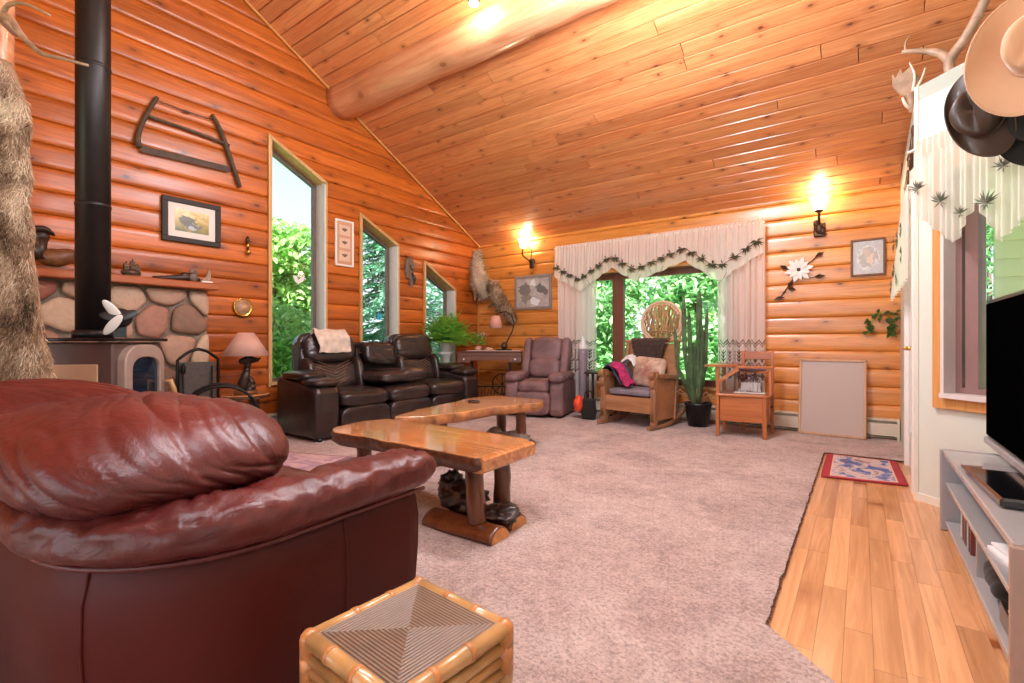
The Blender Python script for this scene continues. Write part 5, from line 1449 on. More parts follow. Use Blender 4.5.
def landscape(name,cols,sc=4,vert=.5,blob=None):
    t = NT(name); uv = t.n('ShaderNodeTexCoord').outputs['UV']
    s = t.n('ShaderNodeSeparateXYZ',{0:uv}); n = t.noise(uv,sc,6,.65,.8); n2 = t.noise(uv,sc*3,4,.7)
    f = t.math('ADD',t.math('MULTIPLY',s.outputs[1],vert),t.math('ADD',t.math('MULTIPLY',n,.7*(1-vert)+.25),t.math('MULTIPLY',n2,.25)))
    k = len(cols); col = t.ramp(f,[(.25+.65*i/(k-1),lin(c)) for i,c in enumerate(cols)])
    if blob:
        for (bx,by,r,c) in blob:
            d = t.n('ShaderNodeVectorMath',{0:uv,1:(bx,by,0)},operation='DISTANCE').outputs['Value']
            m = t.math('LESS_THAN',t.math('ADD',d,t.math('MULTIPLY',t.math('SUBTRACT',n,.5),.55)),r); col = t.mix(t.math('MULTIPLY',m,.85),col,lin(c))
    return t.done(Base_Color=col,Roughness=.3,Coat_Weight=.4,Coat_Roughness=.06)
t = onleft('framed_picture','dark-framed autumn landscape picture with white mount, right of the stove pipe','picture',2.026,2.235)
frame(t,.52,.43,.05,M['frame_dark'],landscape('autumn_art',['2c3424','6a6a30','b89a40','d8cc90'],4,.4,[(.35,.55,.22,'2c3420'),(.52,.30,.16,'484c60'),(.5,.2,.08,'b4b4bc')]),plain('mount_board','ddd4cc',.7,var=.02),.06,.035)
# bow saw
t = onleft('bow_saw','old wooden bow saw hanging high on the left log wall','saw',2.0,3.0)
def bez(p,k=5):
    P=[Vector((a,-.03,b)) for a,b in p]; out=[]
    for i in range(len(P)-1):
        p0,p1,p2,p3 = P[max(i-1,0)],P[i],P[i+1],P[min(i+2,len(P)-1)]
        for s in range(k):
            f=s/k; out.append(.5*((2*p1)+(p2-p0)*f+(2*p0-5*p1+4*p2-p3)*f*f+(3*p1-p0-3*p2+p3)*f**3))
    out.append(P[-1]); return out
OW = plain('old_grey_wood','4e3c2e',.75,var=.35,vs=25,bump=.4)
mb = MB(); p = bez([(-.273,.352),(-.359,.149),(-.421,-.058),(-.413,-.165)]); mb.tube(p,[.024+.012*i/len(p) for i in range(len(p))],8,squash=.7); mb.build('handle',OW,t)
mb = MB(); p = bez([(.203,.373),(.289,.219),(.377,-.024),(.478,-.303)]); mb.tube(p,[.022+.010*sin(i/len(p)*3) for i in range(len(p))],8,squash=.7); mb.build('handle',OW,t)
mb = MB(); mb.tube(bez([(-.344,.146),(.003,.138),(.367,.11)]),.016,8); mb.build('stretcher',OW,t)
mb = MB(); n=60; vs=[]
for i in range(n+1):
    f=i/n; a=-.405+.782*f; z=-.172+.032*f; vs+=[(a,-.032,z+.03),(a,-.028,z+.03),(a,-.028,z-.028-.010*(i%2)),(a,-.032,z-.028-.010*(i%2))]
mb.add(vs,[(4*i+k,4*i+(k+1)%4,4*i+4+(k+1)%4,4*i+4+k) for i in range(n) for k in range(4)],False); mb.build('blade',plain('rusty_blade','4c3a30',.6,.5,var=.35,vs=20),t)
mb = MB(); 
for ph in (0,pi): mb.tube([(-.257+.479*i/40,-.03+.006*cos(ph+i*.9),.322+.006*sin(ph+i*.9)-.01*sin(pi*i/40)) for i in range(41)],.0035,5)
mb.ell((-.03,-.03,.31),(.035,.012,.015)); mb.build('twist_cord',OW,t)
t = onleft('wall_bell','small brass and dark ornament hanging on the log wall right of the picture','ornament',2.566,2.09)
mb = MB(); mb.tube([(0,-.012,.10),(0,-.014,-.08)],.012,8); mb.ell((0,-.018,.06),(.02,.012,.03)); mb.build('strap',M['bronze'],t)
mb = MB(); mb.lathe([(.026,-.095),(.022,-.06),(.012,-.04),(0,-.035)],(0,-.028,0),16); mb.ell((0,-.022,-.0),(.018,.010,.022)); mb.build('bell',M['brass'],t)
t = onleft('wall_plate','small round brass-rimmed wall plate above the log side table','plate',2.514,1.418)
Mw = Euler((pi/2,0,0)).to_matrix().to_4x4()
mb = MB(); mb.lathe([(0,.004),(.09,.004),(.10,.012),(.102,.024),(.09,.028),(.078,.016)],(0,0,0),36,Mw); mb.build('rim',M['brass'],t)
mb = MB(); mb.lathe([(0,.020),(.08,.019),(.08,.010)],(0,0,0),30,Mw); mb.build('plate_face',plain('plate_art','b48a68',.35,var=.45,vs=28),t)
t = onleft('framed_prints','tall narrow white frame with three small prints, between the two larger gable windows','picture',3.775,2.315)
frame(t,.275,.595,.024,M['white'],plain('print_backing','c49478',.6,var=.05),None,0,.025)
for k in (-1,0,1):
    mb = MB(); mb.box((0,-.017,k*.165),(.16,.003,.13)); pp_ = mb.build('print',plain('print_paper','d4b49c',.6,var=.06),t)
    mb = MB(); mb.ell((.0,-.0195,k*.165+.005),(.035,.001,.022),nu=14,nv=6,fn=lambda q: Vector((q.x*(1+.5*sin(q.z*90)),q.y,q.z))); mb.build('motif',plain('print_ink','6a5a50',.6,var=.4,vs=50),pp_)
t = onleft('driftwood_plaque','weathered grey driftwood piece hanging between the middle and smallest gable windows','ornament',4.885,2.08,-.012)
mb = MB(); mb.prism([(-.10,.0),(-.085,.15),(-.03,.22),(.05,.20),(.075,.10),(.06,-.02),(.085,-.10),(.05,-.20),(.0,-.22),(-.01,-.12),(-.07,-.10)],-.05,.0,lambda a,b,h:(a+.008*mnoise.noise((b*20,a*20,1)),h,b),bev=.012); mb.build('slab',M['silverwood'],t)
mb = MB(); mb.tube([(.02,-.04,-.02),(.06,-.075,-.10),(.05,-.06,-.18)],[.02,.026,.012],8); mb.tube([(-.02,-.05,.1),(.02,-.065,.02)],[.01,.018],8); mb.build('branch_knot',M['driftwood'],t)
t = thing('suncatcher','white butterfly suncatcher hanging in the tall left window','ornament',(XL-.13,3.25,1.80),radians(90))
mb = MB(); mb.prism([(0,-.05),(.07,.0),(.075,.06),(.03,.04),(0,.0),(-.03,.05),(-.075,.05),(-.05,-.02)],-.003,.003,lambda a,b,h:(a,h,b)); w_=mb.build('wings',M['paper'],t)
mb = MB(); mb.tube([(0,0,0),(0,0,.9)],.0015,5); mb.build('thread',M['paper'],t)
t = thing('suncatcher','turquoise suncatcher hanging low in the middle gable window','ornament',(XL-.13,4.47,1.40),radians(90))
mb = MB(); mb.prism([(0,-.05),(.04,-.02),(.045,.04),(0,.06),(-.045,.03),(-.04,-.02)],-.004,.004,lambda a,b,h:(a,h,b)); mb.build('wings',plain('turquoise','2aa8c8',.3),t)
mb = MB(); mb.tube([(0,0,.05),(0,0,.9)],.0015,5); mb.build('thread',M['paper'],t)

# ------------------------------------------------------------------ things on the back wall; local x = +X, -y into the room
BWY = YB-.030
def onback(name,label,cat,x,z,group=None): return thing(name,label,cat,(x,BWY,z),0,group)
t = onback('framed_picture','grey-framed picture of pale animal shapes on the back wall under the left sconce','picture',-4.258,1.836)
frame(t,.70,.55,.045,plain('grey_frame','8a7c74',.4,var=.1),landscape('wildlife_art',['54504e','9c9490','b8b2ae','d8d4d0'],3.4,.05,[(.25,.62,.20,'6c6864'),(.28,.3,.14,'807870'),(.78,.6,.16,'5c5854'),(.5,.85,.13,'e4e8e8'),(.55,.15,.13,'e0e4e4')]),None,0,.035)
t = onback('framed_print','square wooden-framed oval print on the back wall by the door','picture',.055,1.955)
frame(t,.305,.40,.022,M['carved'],landscape('oval_art',['a8a8aa','c4c4c4','b4b4b6','d4d2ce'],5,.1,[(.5,.5,.34,'dcdcda'),(.5,.5,.30,'a4a09e'),(.58,.44,.13,'dcc4b0'),(.40,.62,.11,'c4b0a4')]),None,0,.03)
def sconce(x,label,arm):
    t = onback('wall_sconce',label,'lamp',x,2.40,'wall sconces')
    mb = MB()
    if arm:
        mb.lathe([(0,0),(.055,.0),(.06,.012),(.04,.03),(0,.035)],(0,0,0),20,Matrix.Translation((.05,.0,-.07)) @ Mw); mb.box((.05,-.02,-.10),(.085,.03,.16),bev=.012)
        mb.tube([(.05,-.03,-.08),(-.02,-.07,-.02),(-.07,-.10,.03),(-.06,-.12,.10),(-.04,-.125,.14)],.012,8); mb.tube([(.05,-.04,-.02),(.08,-.06,.10),(.06,-.07,.13)],.008,8)
        c = (-.04,-.125,.14)
    else:
        mb.box((.0,-.02,-.09),(.115,.035,.16),bev=.012); mb.ell((0,-.045,-.08),(.045,.03,.06)); mb.ell((-.03,-.05,-.02),(.03,.025,.04)); mb.ell((.03,-.05,-.12),(.025,.02,.03)); mb.tube([(0,-.04,-.05),(0,-.09,-.01),(0,-.115,.05),(0,-.115,.10)],.014,8); mb.lathe([(.01,.08),(.045,.10),(.04,.115),(.0,.11)],(0,-.115,0),16)
        c = (0,-.115,.11)
    mb.build('bracket',M['bronze'],t)
    g = NT('frosted_glass') if 'frost' not in M else None
    if g:
        df = g.n('ShaderNodeBsdfTranslucent',{'Color':lin('fff4e4')}); tp = g.n('ShaderNodeBsdfTransparent',{}); em = g.n('ShaderNodeEmission',{'Color':lin('ffe6c0'),'Strength':5.0})
        m1 = g.n('ShaderNodeMixShader',{0:.45,1:df.outputs[0],2:tp.outputs[0]}); a_ = g.n('ShaderNodeAddShader',{0:m1.outputs[0],1:em.outputs[0]}); g.t.links.new(a_.outputs[0],g.out.inputs[0]); M['frost'] = g.m
    mb = MB(); pr=[]; N=32
    for i,(r,z) in enumerate([(.03,0),(.045,.01),(.055,.05),(.062,.09),(.078,.125),(.09,.14)]):
        for k in range(N):
            a=2*pi*k/N; rr=r*(1+(.05*cos(8*a) if i>3 else 0)); pr.append((c[0]+rr*cos(a),c[1]+rr*sin(a),c[2]+z))
    mb.add(pr,[(i*N+k,i*N+(k+1)%N,(i+1)*N+(k+1)%N,(i+1)*N+k) for i in range(5) for k in range(N)]); mb.build('glass_shade',M['frost'],t)
    mb = MB(); mb.ell((c[0],c[1],c[2]+.07),(.022,.022,.035)); mb.build('bulb',M['bulb'],t)
    L = bpy.data.lights.new('sconce_light','POINT'); L.energy = 16; L.color=(1,.78,.5); L.shadow_soft_size=.05
    o = bpy.data.objects.new('sconce_light',L); C.objects.link(o); o.parent = t; o.location = (c[0],c[1],c[2]+.16)
sconce(-4.33,'lit bronze wall sconce with curled arm above the grey-framed picture','arm'); sconce(-.384,'lit bronze block wall sconce right of the curtain, under the ceiling slope',None)
# metal flower
t = onback('metal_flower','white metal flower with dark leafy stems hanging on the log wall below the right sconce','ornament',-.585,1.875)
mb = MB()
for layer,(n,L,W,y) in enumerate(((6,.15,.058,-.035),(6,.125,.05,-.05))):
    for k in range(n):
        a = 2*pi*(k+.5*layer)/n+.2; d = Vector((cos(a),0,sin(a))); s_ = Vector((-sin(a),0,cos(a)))
        P = []
        for f,w in ((.06,.25),(.3,.8),(.5,1),(.75,.75),(1,.02)):
            y2 = y-.02*sin(f*2.5); P.append((d*L*f+s_*W/2*w+Vector((0,y2,0)), d*L*f+Vector((0,y2+.007*w,0)), d*L*f-s_*W/2*w+Vector((0,y2,0))))
        vs = [q for r in P for q in r]; F=[]
        for i in range(4): F += [(3*i,3*i+1,3*i+4,3*i+3),(3*i+1,3*i+2,3*i+5,3*i+4)]
        mb.add(vs,F)
mb.build('petals',M['white'],t)
mb = MB(); mb.ell((0,-.055,0),(.02,.012,.02)); mb.build('centre',M['bronze'],t)
mb = MB(); mb.tube([(.20,-.02,.155),(.1,-.02,.07),(0,-.02,0),(-.09,-.02,-.15),(-.19,-.02,-.31)],.006,6); mb.tube([(0,-.02,-.03),(.1,-.02,-.10),(.2,-.02,-.09)],.005,6); mb.tube([(0,-.02,.0),(-.12,-.02,.04)],.005,6); mb.tube([(0,-.03,0),(0,.012,0)],.009,8); mb.tube([(-.09,-.02,-.15),(-.09,.012,-.15)],.005,6); mb.tube([(.12,-.02,.09),(.12,.012,.09)],.005,6)
def mleaf(p,a,L,W):
    d=Vector((cos(a),0,sin(a))); s_=Vector((-sin(a),0,cos(a))); p=Vector(p)
    mb.add([p-d*L/2,p+s_*W/2+Vector((0,-.008,0)),p+d*L/2,p-s_*W/2+Vector((0,-.008,0)),p+Vector((0,.004,0))],[(0,1,4),(1,2,4),(2,3,4),(3,0,4)],False)
for p,a,L in (((.20,-.025,.155),.5,.10),((.20,-.025,-.09),.1,.12),((-.085,-.025,-.16),1.2,.11),((-.20,-.025,-.32),.2,.12),((-.07,-.025,-.22),-.2,.09),((-.15,-.025,.04),-.6,.11)): mleaf(p,a,L,.055)
mb.build('leafy_stem',M['bronze'],t)
# hanging vine at the door end
t = onback('wall_vine','small green trailing vine sprig pinned to the log wall beside the door','plant',.20,1.30)
mb = MB(); mb.tube([(-.12,-.03,.04),(0,-.03,.05),(.10,-.03,.03)],.005,6); mb.tube([(-.10,-.03,.04),(-.12,-.04,-.08),(-.16,-.04,-.18)],.004,6); mb.tube([(.08,-.03,.03),(.07,-.04,-.08),(.03,-.04,-.18)],.004,6); mb.build('stem',M['fern'],t)
mb = MB(); rg = random.Random(6)
for i in range(60):
    p = rg.choice([Vector((rg.uniform(-.13,.11),-.04,rg.uniform(0,.07))),Vector((-.11-.05*rg.random(),-.045,-.17*rg.random())),Vector((.06-.03*rg.random(),-.045,-.16*rg.random()))]); mb.rnd = rg.random()*.6
    mb.leaf(p,(rg.gauss(0,.6),rg.uniform(-.6,-.1),rg.gauss(-.8,.4)),(0,-1,.3),rg.uniform(.04,.075),.035)
mb.build('foliage',leafmat('vine_leaf','2c4a20','64803a'),t,recalc=False)
# two animal pelts climbing the corner
def animal(name,label,base,pts,rad,legs,tail,seed,fur):
    t = thing(name,label,'pelt',base); mb = MB(); P=[Vector(p) for p in pts]; dense=[]; R=[]
    for i in range(len(P)-1):
        p0,p1,p2,p3=P[max(i-1,0)],P[i],P[i+1],P[min(i+2,len(P)-1)]
        for s in range(6):
            f=s/6; dense.append(.5*((2*p1)+(p2-p0)*f+(2*p0-5*p1+4*p2-p3)*f*f+(3*p1-p0-3*p2+p3)*f**3)); R.append(rad[i]*(1-f)+rad[i+1]*f)
    dense.append(P[-1]); R.append(rad[-1]); mb.tube(dense,R,16,squash=.65)
    for lg,lr in legs: mb.tube(lg,lr,8)
    bd_ = mb.build('body',fur,t); mb2 = MB(); rg = random.Random(seed)
    def fn(u,v):
        i=min(int(u*(len(dense)-1)),len(dense)-2); p=dense[i].lerp(dense[i+1],u*(len(dense)-1)-i); tt=(dense[i+1]-dense[i]).normalized(); s_=tt.orthogonal().normalized(); a=2*pi*v; n_=s_*cos(a)+tt.cross(s_)*sin(a); return p+n_*R[i]*.8, n_
    flow = (dense[-1]-dense[0]).normalized()
    strands(mb2,fn,7000,.085,.0035,flow,rg,.75,lambda u,v:.35+.4*mnoise.noise((u*7,v*5,seed))+.25*(v>.5))
    for lg,lr in legs:
        for k in range(260):
            i=rg.randrange(len(lg)-1); p=Vector(lg[i]).lerp(Vector(lg[i+1]),rg.random()); d=Vector((rg.gauss(0,1),rg.gauss(0,1),rg.gauss(-.6,.6))).normalized(); mb2.rnd=rg.random(); s_=d.orthogonal().normalized(); mb2.add([p-s_*.002,p+s_*.002,p+d*.035],[(0,1,2)],False)
    mb2.build('fur',fur,bd_,recalc=False); return t
animal('hanging_pelt','pale furry animal pelt with a raised tail high in the room corner',(-5.30,6.40,2.10),[(-.07,0,.50),(-.05,-.03,.36),(-.03,-.06,.22),(.04,-.08,.0),(.10,-.09,-.15),(.17,-.08,-.28)],[.035,.06,.11,.15,.13,.06],[([(0,-.08,-.05),(-.03,-.1,-.2),(-.04,-.1,-.34)],[.05,.03,.02]),([(.10,-.08,-.1),(.10,-.12,-.25),(.07,-.12,-.36)],[.05,.03,.02])],None,2,M['fur_pale'])
animal('hanging_pelt','grey-brown long-tailed animal pelt hanging below the pale one in the corner',(-4.92,6.40,1.80),[(-.09,-.03,.24),(-.06,-.07,.16),(.02,-.08,.02),(.12,-.08,-.12),(.24,-.06,-.26),(.30,-.03,-.40)],[.07,.10,.11,.10,.06,.04],[([(.0,-.08,.0),(-.02,-.1,-.12),(-.12,-.1,-.18)],[.04,.03,.02]),([(.12,-.08,-.1),(.08,-.1,-.22),(.02,-.1,-.26)],[.05,.03,.015])],None,5,M['fur_grey'])

# ------------------------------------------------------------------ lace curtains on the picture window
def lace_rows(t,uv,df,tl):
    s = t.n('ShaderNodeSeparateXYZ',{0:uv}); u,v = s.outputs[0],s.outputs[1]
    base = .80
    # zigzag bands and leaf sprigs in the band between v=.20 and .36 of the drop
    zz = t.math('MULTIPLY',t.math('ABSOLUTE',t.math('SUBTRACT',t.math('FRACT',t.math('MULTIPLY',u,9)),.5)),.05)
    tot = None
    for c,w in ((.36,.004),(.345,.003),(.235,.004),(.17,.003)):
        d = t.math('ABSOLUTE',t.math('SUBTRACT',t.math('SUBTRACT',v,c),zz)); m = t.math('LESS_THAN',d,w); tot = m if tot is None else t.math('MAXIMUM',tot,m)
    fu = t.math('ABSOLUTE',t.math('SUBTRACT',t.math('FRACT',t.math('MULTIPLY',u,9)),.5)); 
    for vc in (.295,.205):
        dv = t.math('SUBTRACT',v,vc)
        stem = t.math('MULTIPLY',t.math('LESS_THAN',fu,.05),t.math('LESS_THAN',t.math('ABSOLUTE',dv),.035)); 
        br = t.math('MULTIPLY',t.math('LESS_THAN',t.math('ABSOLUTE',t.math('SUBTRACT',t.math('FRACT',t.math('MULTIPLY',t.math('SUBTRACT',dv,t.math('MULTIPLY',fu,.07)),50)),.5)),.24),t.math('MULTIPLY',t.math('LESS_THAN',fu,.28),t.math('LESS_THAN',t.math('ABSOLUTE',dv),.03)))
        tot = t.math('MAXIMUM',tot,t.math('MAXIMUM',stem,br))
    col = t.mix(tot,lin('f8f4f0'),lin('4c4a48'))
    t.set(df.inputs[0],col); t.set(tl.inputs[0],col)
    return t.math('MAXIMUM',t.math('MULTIPLY',tot,.75),base)
M['sheer_lace'] = sheer('lace_curtain','f8f4f0',.62,lace_rows,.45)
M['sheer'] = sheer('sheer_valance','f0e4da',.86,None,.4)
M['sheer_hem'] = sheer('valance_hem','f6f4ea',.80,None,.5)
M['sprig'] = plain('embroidered_sprig','4a4a34',.8,var=.3)
def curtain(name,label,x0,x1,z0,z1,y,folds,seed):
    t = thing(name,label,'curtain',((x0+x1)/2,y,z1)); mb = MB(); w=(x1-x0)
    def f(u,v):
        a = u*folds*2*pi; amp=.022+.012*(1-v); return (-w/2+w*u+.012*sin(a*.5+seed), amp*sin(a+.6*sin(v*3+seed))+.008*sin(a*2.3+seed), (z0-z1)*(1-v))
    mb.grid(f,150,60); mb.build('cloth',M['sheer_lace'],t,recalc=False); return t
curtain('lace_curtain','sheer white lace curtain panel at the left end of the picture window',-3.76,-3.10,.22,2.43,6.36,7,1)
curtain('lace_curtain','sheer white lace curtain panel at the right end of the picture window',-1.46,-.93,.22,2.43,6.36,6,2)
mb = MB(); mb.tube([(-3.78,6.33,2.452),(-.92,6.33,2.452)],.012,10); 
cr = thing('curtain_rod','white curtain rod across the top of the picture window','rod',(0,0,0)); mb.tube([(-3.72,6.33,2.452),(-3.72,6.45,2.452)],.008,8); mb.tube([(-.95,6.33,2.452),(-.95,6.45,2.452)],.008,8); mb.build('rod',M['white'],cr)
ZIG = [(-3.76,2.18),(-3.33,1.95),(-2.83,2.24),(-2.50,2.02),(-1.83,2.24),(-1.43,1.95),(-.93,2.26)]
def interp(Z,x):
    for (a,za),(b,zb) in zip(Z,Z[1:]):
        if x <= b: return za+(zb-za)*(x-a)/(b-a)
    return Z[-1][1]
def sprigs(mb,path,fn,step,size,rg):
    x = path[0]+step*.4; last=None
    while x < path[1]:
        p = Vector(fn(x)); q=[]
        for k in range(7):
            a = pi/2+(k-3)*.42+rg.uniform(-.12,.12)+pi; mb.leaf(p,(cos(a)*1.0,-.12,sin(a)),(0,-1,0),size*rg.uniform(.7,1.15),size*.22)
        for k in range(3):
            a = rg.uniform(0,2*pi); mb.leaf(p,(cos(a),-.12,sin(a)),(0,-1,0),size*.7,size*.2)
        x += step*rg.uniform(.85,1.15)
vl = thing('valance','gathered pinkish sheer valance with pine sprig garland over the picture window','curtain',(0,0,0)); mb = MB()
X0,X1 = -3.76,-.93
def vy(u,v): a=u*58*2*pi; return 6.315-.012*sin(a)*(.3+.7*v)-.010*sin(a*.37+1)-.02*(1-v)
def vfold(u,v):
    x = X0+(X1-X0)*u; zt=2.455; zb=interp(ZIG,x)-.02; return (x,vy(u,v),zb+(zt-zb)*v)
mb.grid(vfold,700,14); body = mb.build('cloth',M['sheer'],vl,recalc=False)
mb = MB(); mb.grid(lambda u,v: (X0+(X1-X0)*u,vy(u,0)-.004,interp(ZIG,X0+(X1-X0)*u)-.02-.13*(1-v)-.018*abs(sin(u*46))*(1-v)),700,6); mb.build('hem',M['sheer_hem'],vl,recalc=False)
mb = MB(); mb.grid(lambda u,v: (X0+(X1-X0)*u,6.318-.018*sin(u*58*2*pi),2.44+.05*v),700,3); mb.build('ruffle',M['sheer'],vl,recalc=False)
mb = MB(); rg = random.Random(8); sprigs(mb,(X0,X1),lambda x:(x,6.272,interp(ZIG,x)+.01),.125,.085,rg)
for (a,za),(b,zb) in zip(ZIG,ZIG[1:]): mb.tube([(a,6.275,za),(b,6.275,zb)],.004,5)
mb.build('sprig_garland',M['sprig'],vl,recalc=False)
mb = MB()
for (a,z) in ZIG[1:-1:2]+[(-3.1,2.0),(-2.2,2.1)]:
    mb.tube([(a-.1,6.275,z-.06),(a-.06,6.275,z-.14),(a,6.275,z-.19),(a+.06,6.275,z-.14),(a+.1,6.275,z-.06)],.003,5)
mb.build('lace_edging',plain('grey_thread','8a8a86',.8),vl,recalc=False)

# ------------------------------------------------------------------ right window valance, door curtain
v2 = thing('valance','sheer pale valance with dark pine sprigs over the angled right window','curtain',(0,0,0)); mb = MB()
Z2 = [(.02,2.02),(.16,1.88),(.30,1.74),(.42,1.95),(.54,1.70),(.70,1.86)]
def v2p(tt,z,d): return on45(tt,z,d)
def f2(u,v):
    tt = .07+.63*u; zb = interp(Z2,tt)-.10; a=u*17*2*pi; return v2p(tt,zb+(2.31-zb)*v,-.085-.016*sin(a)*(1-.5*v)-.01*sin(a*.4))
mb.grid(f2,240,18); mb.build('cloth',M['sheer_hem'],v2,recalc=False)
mb = MB(); mb.grid(lambda u,v: v2p(.07+.63*u, 2.24+.10*v, -.09-.014*sin(u*17*2*pi)),240,4); mb.build('heading',M['sheer'],v2,recalc=False)
rg = random.Random(18); SPG = plain('pale_sprig','7e8070',.8,var=.3)
for tt,z,s_ in ((.11,2.02,.09),(.25,1.90,.10),(.36,1.80,.07),(.50,1.82,.10),(.58,2.0,.08)):
    mb = MB(); c_ = Vector(v2p(tt,z,-.118)); ax = W0
    for k in range(12):
        a = pi*.1+pi*.8*k/11+rg.uniform(-.1,.1); d = ax*cos(a)+Vector((0,0,sin(a)))-WN*.1; mb.leaf(c_,d,-WN,s_*rg.uniform(.5,.9),s_*.08)
    for k in range(5):
        a = rg.uniform(pi,2*pi); d = ax*cos(a)+Vector((0,0,sin(a)))-WN*.1; mb.leaf(c_,d,-WN,s_*rg.uniform(.3,.5),s_*.08)
    mb.build('sprig',SPG,v2,recalc=False)
mb = MB(); mb.tube([v2p(0,2.30,-.07),v2p(.72,2.30,-.07)],.01,8); mb.tube([v2p(.03,2.30,-.07),v2p(.03,2.30,0)],.008,8); mb.tube([v2p(.70,2.30,-.07),v2p(.70,2.30,0)],.008,8); mb.build('rod',M['white'],v2)
dc = thing('lace_curtain','white lace curtain with grey sprigs hanging on the glazed door','curtain',(0,0,0)); mb = MB()
def fd(u,v):
    y = DY0+.02+(DY1-DY0+.02)*u; x = onD(y,0)[0]; z = 1.50-.10*u+(2.14-1.50+.1*u)*v; b = .035+.075*(1-v)*u+.012*sin(u*8*2*pi); return (x-b,y,z)
mb.grid(fd,120,30); mb.build('cloth',M['sheer_hem'],dc,recalc=False)
mb = MB()
for u,v,s_ in ((.15,.6,.07),(.35,.35,.08),(.55,.6,.08),(.75,.3,.09),(.9,.65,.08),(.5,.12,.06),(.95,.15,.07)):
    c_ = Vector(fd(u,v))+Vector((-.014,0,0))
    for k in range(10): a = rg.uniform(0,2*pi); mb.leaf(c_,(-.1,cos(a),sin(a)),(-1,0,0),s_*rg.uniform(.6,1.1),s_*.15)
mb.build('sprig',plain('grey_sprig','6e6e62',.8),dc,recalc=False)
mb = MB(); mb.tube([onD(DY0,2.15,-.035),onD(DY1+.05,2.15,-.035)],.008,8); mb.tube([onD(DY0+.02,2.15,-.035),onD(DY0+.02,2.15,-.018)],.006,6); mb.tube([onD(DY1+.02,2.15,-.035),onD(DY1+.02,2.15,-.018)],.006,6); mb.build('rod',M['white'],dc)
# ironwork above the door
for lab,y0,z0,sc in (('dark wrought-metal wall ornament high above the door, nearer the angled wall',4.66,2.46,1.0),('smaller dark metal wall ornament above the far side of the door',5.15,2.36,.9)):
    t = thing('metal_ornament',lab,'ornament',onD(y0,z0,.012),radians(90)); mb = MB()
    for k in range(4): 
        yy=-.16+.10*k; mb.tube([(yy*sc,.012,.14-.03*k),(yy*sc+.02,.02,.0),(yy*sc,.012,-.16+.02*k)],[.010,.016,.006],8); mb.ell((yy*sc,.018,.10-.05*k),(.03,.012,.045))
    mb.tube([(-.2,.01,.13),(.2,.01,.02)],.008,6); mb.build('ironwork',M['bronze'],t)

# ------------------------------------------------------------------ television and stand
tv = thing('television','large flat black television with silver bezel at the right edge','television',(.55,0,0)); mb = MB()
TY0,TY1,TZ0,TZ1 = 2.50,3.675,.50,1.275
mb.box((.035,(TY0+TY1)/2,(TZ0+TZ1)/2),(.05,TY1-TY0,TZ1-TZ0),bev=.008); cb_ = mb.build('casing',M['black'],tv)
mb = MB(); mb.box((.006,(TY0+TY1)/2,(TZ0+TZ1)/2+.012),(.012,TY1-TY0-.05,TZ1-TZ0-.07)); mb.build('screen',M['screen'],tv)
mb = MB(); mb.box((.004,(TY0+TY1)/2,TZ0+.012),(.02,TY1-TY0+.004,.034),bev=.004); mb.build('bezel',M['silver'],tv)
mb = MB(); mb.prism([(.10,2.9),(-.08,2.95),(-.10,3.09),(-.08,3.23),(.10,3.28)],.4485,.462,lambda a,b,h:(a,b,h),bev=.004); mb.box((.05,3.09,.49),(.04,.16,.10)); mb.build('foot',M['silver'],tv)
ts = thing('tv_stand','long silver-grey media stand with open shelves along the right wall','media stand',(.372,0,0)); SX=.43; Y0_,Y1_=2.02,3.58
for nm,z,th in (('top',.435,.028),('shelf',.262,.022),('shelf',.045,.03)):
    mb = MB(); mb.box((SX/2-.012,(Y0_+Y1_)/2,z),(SX-.01 if nm=='top' else SX-.03,Y1_-Y0_-.03,th),bev=.004); mb.build(nm,M['greystand'],ts)
for y,m_ in ((Y0_,M['standend_shaded']),(Y1_+.01,M['silver'])):
    mb = MB(); mb.box((SX/2-.012,y,.226),(SX+.012,.032,.45),bev=.006); mb.build('side_panel',m_,ts)
mb = MB(); mb.box((SX-.02,(Y0_+Y1_)/2,.23),(.012,Y1_-Y0_-.04,.40)); mb.build('back_panel',M['silver'],ts)
mb = MB(); mb.box((.20,(Y0_+Y1_)/2,.15),(.36,.02,.19)); mb.build('divider',M['greystand'],ts)
# items on and in the stand
t = thing('media_box','flat glossy black box on the media stand top before the television','electronics',(.48,2.70,.4495),radians(3))
mb = MB(); mb.box((.0,0,.019),(.18,.52,.036),bev=.008); mb.build('body',plain('gloss_black','101012',.12,coat=.6),t)
t = thing('photo_magazine','brown-edged photo magazine beside the glossy black box on the stand','magazine',(.485,3.06,.4495),radians(3)); mb = MB(); mb.box((0,0,.006),(.19,.17,.011),bev=.002); mb.build('pages',plain('brown_cover','4c3024',.3,var=.4,vs=12),t)
t = thing('papers','folded white papers on the middle shelf of the media stand','papers',(.462,2.42,.2735),radians(8)); mb = MB(); mb.box((0,0,.006),(.13,.22,.011)); mb.box((.01,.02,.017),(.11,.19,.009),(.02,.06,.1)); mb.build('sheets',M['paper'],t)
t = thing('cloth_bag','black cloth bag on the bottom shelf of the media stand','bag',(.475,2.60,.0605)); mb = MB(); cushion(mb,(0,0,.075),(.085,.12,.072),.7,.6,s=3,amp=.01); mb.build('body',M['felt_black'],t)
for k in range(7):
    t = thing('disc_case','',  'disc case',(.475,3.06+.022*k*1.9,.0605),0,'disc cases on the bottom shelf of the media stand'); t['label']='upright disc case in the short row on the stand bottom shelf'
    mb = MB(); mb.box((0,0,.095),(.135,.015,.188),bev=.001); mb.build('case',plain('case_%d'%k,['7a3a34','4a4a54','c8c4bc','30343c','a86a5c','54403a','d4ccc8'][k],.3),t)
